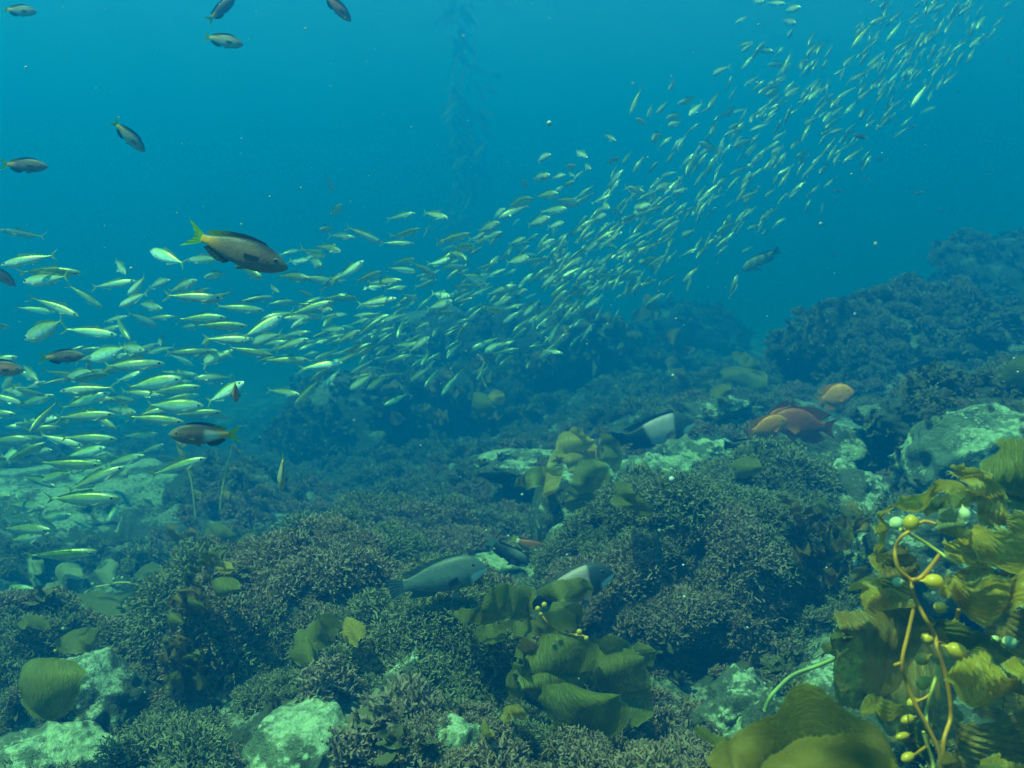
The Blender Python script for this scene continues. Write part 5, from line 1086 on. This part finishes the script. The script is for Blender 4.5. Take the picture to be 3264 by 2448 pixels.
for x, y in ((965, 1350), (990, 1380), (1003, 1400), (980, 1440), (990, 1470), (1010, 1530)): bulb(K13, C2, x, y, 7, 6.95, M_bulb, 270, 1.1, rings=6, seg=8)
K14 = kelp_root(C4, 1200, 1400, 3.0, 'dim brownish kelp drooping over the right side of the big turf boulder')
bush(K14, C4, 1200, 1170, 190, 150, 2.95, 26, (M_kelpd, M_kelpm, M_kelpd), 110, 3)
K15 = kelp_root(C4, 950, 780, 4.45, 'small hazy olive kelp in front of the rounded boulder')
for pr in ([((880, 640), (1040, 650)), ((870, 720), (1030, 720)), ((900, 780), (1000, 780))], [((700, 760), (820, 740)), ((690, 800), (860, 790)), ((740, 850), (840, 830))]):
    blade(K15, C4, pr, 4.35, M_kelpm, nu=18, nv=9)
K16 = kelp_root(CV, 2180, 740, 5.2, 'pale faded kelp blade at the right edge above the brown turf')
blade(K16, CV, [((2165, 800), (2200, 760)), ((2175, 830), (2260, 780)), ((2200, 850), (2290, 830))], 5.1, M_kelpm, nu=18, nv=9)
K17 = kelp_root(CV, 1350, 800, 10.5, 'faint mass of kelp under the lower right of the school', drop=.1)
_bl = blade
def blade(*a, **k): k['teeth'] = False; return _bl(*a, **k)
bush(K17, CV, 1330, 730, 150, 75, 10.3, 46, (M_kelpm, M_kelpd), 48, 5)
K18 = kelp_root(CV, 1000, 900, 9.0, 'faint drooping kelp on the dark outcrop under the school', drop=.1)
bush(K18, CV, 980, 850, 190, 70, 8.8, 40, (M_kelpd, M_kelpm), 42, 6)
blade = _bl
# thin stems on the left
for (pts, lb) in (([C3(1040, 1310), C3(1062, 1390), C3(1110, 1480), C3(1135, 1600), C5(1155, 230)], 'thin pale bare stalk leaning right, left of the other on the hazy seabed'), ([C3(1365, 1340), C3(1335, 1450), C3(1305, 1600), C5(1290, 170)], 'thin pale bare stalk leaning left beside the other on the hazy seabed')):
    r = kelp_root(crop(0, 0, 1), pts[-1][0], pts[-1][1], 5.2, lb, name='kelp_stalk', group='thin bare stalks on the left seabed')
    tube(r, crop(0, 0, 1), pts, .006, 5.2, M_stipel)
    for k, q in enumerate(pts[:-1]): blade(r, crop(0, 0, 1), [((q[0], q[1]), (q[0] + 4, q[1] + 8)), ((q[0] + 14, q[1] - 6), (q[0] + 18, q[1] + 12)), ((q[0] + 30, q[1] + 2), (q[0] + 30, q[1] + 8))], 5.2, M_kelp, nu=10, nv=5, teeth=False)
# --- faint kelp column rising to the surface
rnd = random.Random(77)
kc = kelp_root(CV, 1000, 640, 20, 'faint tall kelp column rising through open blue water above the centre')
v, f = [], []
def leaf(base, d, L_, w):
    s = d.cross(Vector((rnd.gauss(0, 1), rnd.gauss(0, 1), rnd.gauss(0, .4)))).normalized(); o = len(v)
    for i in range(6):
        t = i / 5; c = base + d * L_ * t + Vector((0, 0, -1)) * L_ * .3 * t * t + Vector((0, 0, 1)) * .02 * math.sin(t * 9)
        ww = w * math.sin(math.pi * min(1, .1 + t * .88)); v.extend([c - s * ww, c + s * ww])
    for i in range(5): f.append((o + 2 * i, o + 2 * i + 1, o + 2 * i + 3, o + 2 * i + 2))
stp = [(1010, 660), (990, 560), (985, 460), (1010, 340), (985, 240), (1005, 120), (1000, -40)]
SC = smooth_curve([tuple(CV(*q)) for q in stp], 60)
for k in range(300):
    u = rnd.random(); i = min(58, int(u * 59)); x, y = SC[i]; strand = rnd.choice((-78, -30, 8, 55, 95))
    lean = strand * (.5 + .5 * math.sin(u * 3.0 + strand * .05)); wsp = 16 + 16 * noise.noise(Vector((u * 5, strand, 0)))
    if noise.noise(Vector((u * 4, strand * .37, 7))) < -.15: continue
    q = P(x + lean + rnd.gauss(0, wsp), y + rnd.gauss(0, 20), 20 + rnd.gauss(0, .35))
    a = rnd.uniform(-.6, .9); leaf(q, Vector((math.cos(a) * rnd.choice((-1, 1)), math.sin(a) * .7, rnd.uniform(-1.6, .1))).normalized(), rnd.uniform(.25, .5), rnd.uniform(.04, .08))
adopt(mesh_obj('fronds', v, f, M_kelpm, uv=[(0, 0, 0)] * len(v)), kc)
for k in range(3): tube(kc, CV, [(x + 18 * (k - 1) + rnd.gauss(0, 6), y) for x, y in stp], .014, 20 + .1 * k, M_stipe, seg=5)
# ---------------------------------------------------------------- the water
def box(name, x0, x1, y0, y1, z0, z1, mat):
    v = [(x, y, z) for z in (z0, z1) for y in (y0, y1) for x in (x0, x1)]
    f = [(0, 2, 3, 1), (4, 5, 7, 6), (0, 1, 5, 4), (2, 6, 7, 3), (0, 4, 6, 2), (1, 3, 7, 5)]
    return mesh_obj(name, v, f, mat, smooth=False)
m = bpy.data.materials.new('water_haze'); m.use_nodes = True; nt = m.node_tree
nt.nodes.remove(nt.nodes['Principled BSDF'])
pv = nt.nodes.new('ShaderNodeVolumePrincipled')
pv.inputs['Color'].default_value = (.0, .175, .74, 1)
pv.inputs['Absorption Color'].default_value = (.03, .325, .56, 1)
pv.inputs['Density'].default_value = .215; pv.inputs['Anisotropy'].default_value = .3
nt.links.new(pv.outputs[0], nt.nodes['Material Output'].inputs['Volume'])
hz = box('haze', -75, 75, -75, 75, -7, HAZE_TOP, m); tag(hz, kind='stuff')
ms = bpy.data.materials.new('water_surface'); ms.use_nodes = True; nt = ms.node_tree
nt.nodes.remove(nt.nodes['Principled BSDF'])
tb = nt.nodes.new('ShaderNodeBsdfTransparent'); tb.inputs['Color'].default_value = (.76, .97, .64, 1)
# unseen sheet that tints sun and sky; wave dapple is painted into its transparency
tc = N(nt, 'ShaderNodeTexCoord'); wv = N(nt, 'ShaderNodeTexNoise', Scale=1.3, Detail=2., Roughness=.55, Distortion=1.2); nt.links.new(tc.outputs['Object'], wv.inputs['Vector'])
wc = mix(nt, 1., (.69, 1.0, .56), ramp(nt, wv.outputs['Fac'], [(.36, .78), (.62, 1.)]), 'MULTIPLY'); nt.links.new(wc, tb.inputs['Color'])
nt.links.new(tb.outputs[0], nt.nodes['Material Output'].inputs['Surface'])
v = [(-90, -90, HAZE_TOP + 1), (90, -90, HAZE_TOP + 1), (90, 90, HAZE_TOP + 1), (-90, 90, HAZE_TOP + 1)]
tag(mesh_obj('water', v, [(0, 1, 2, 3)], ms, smooth=False), kind='structure')
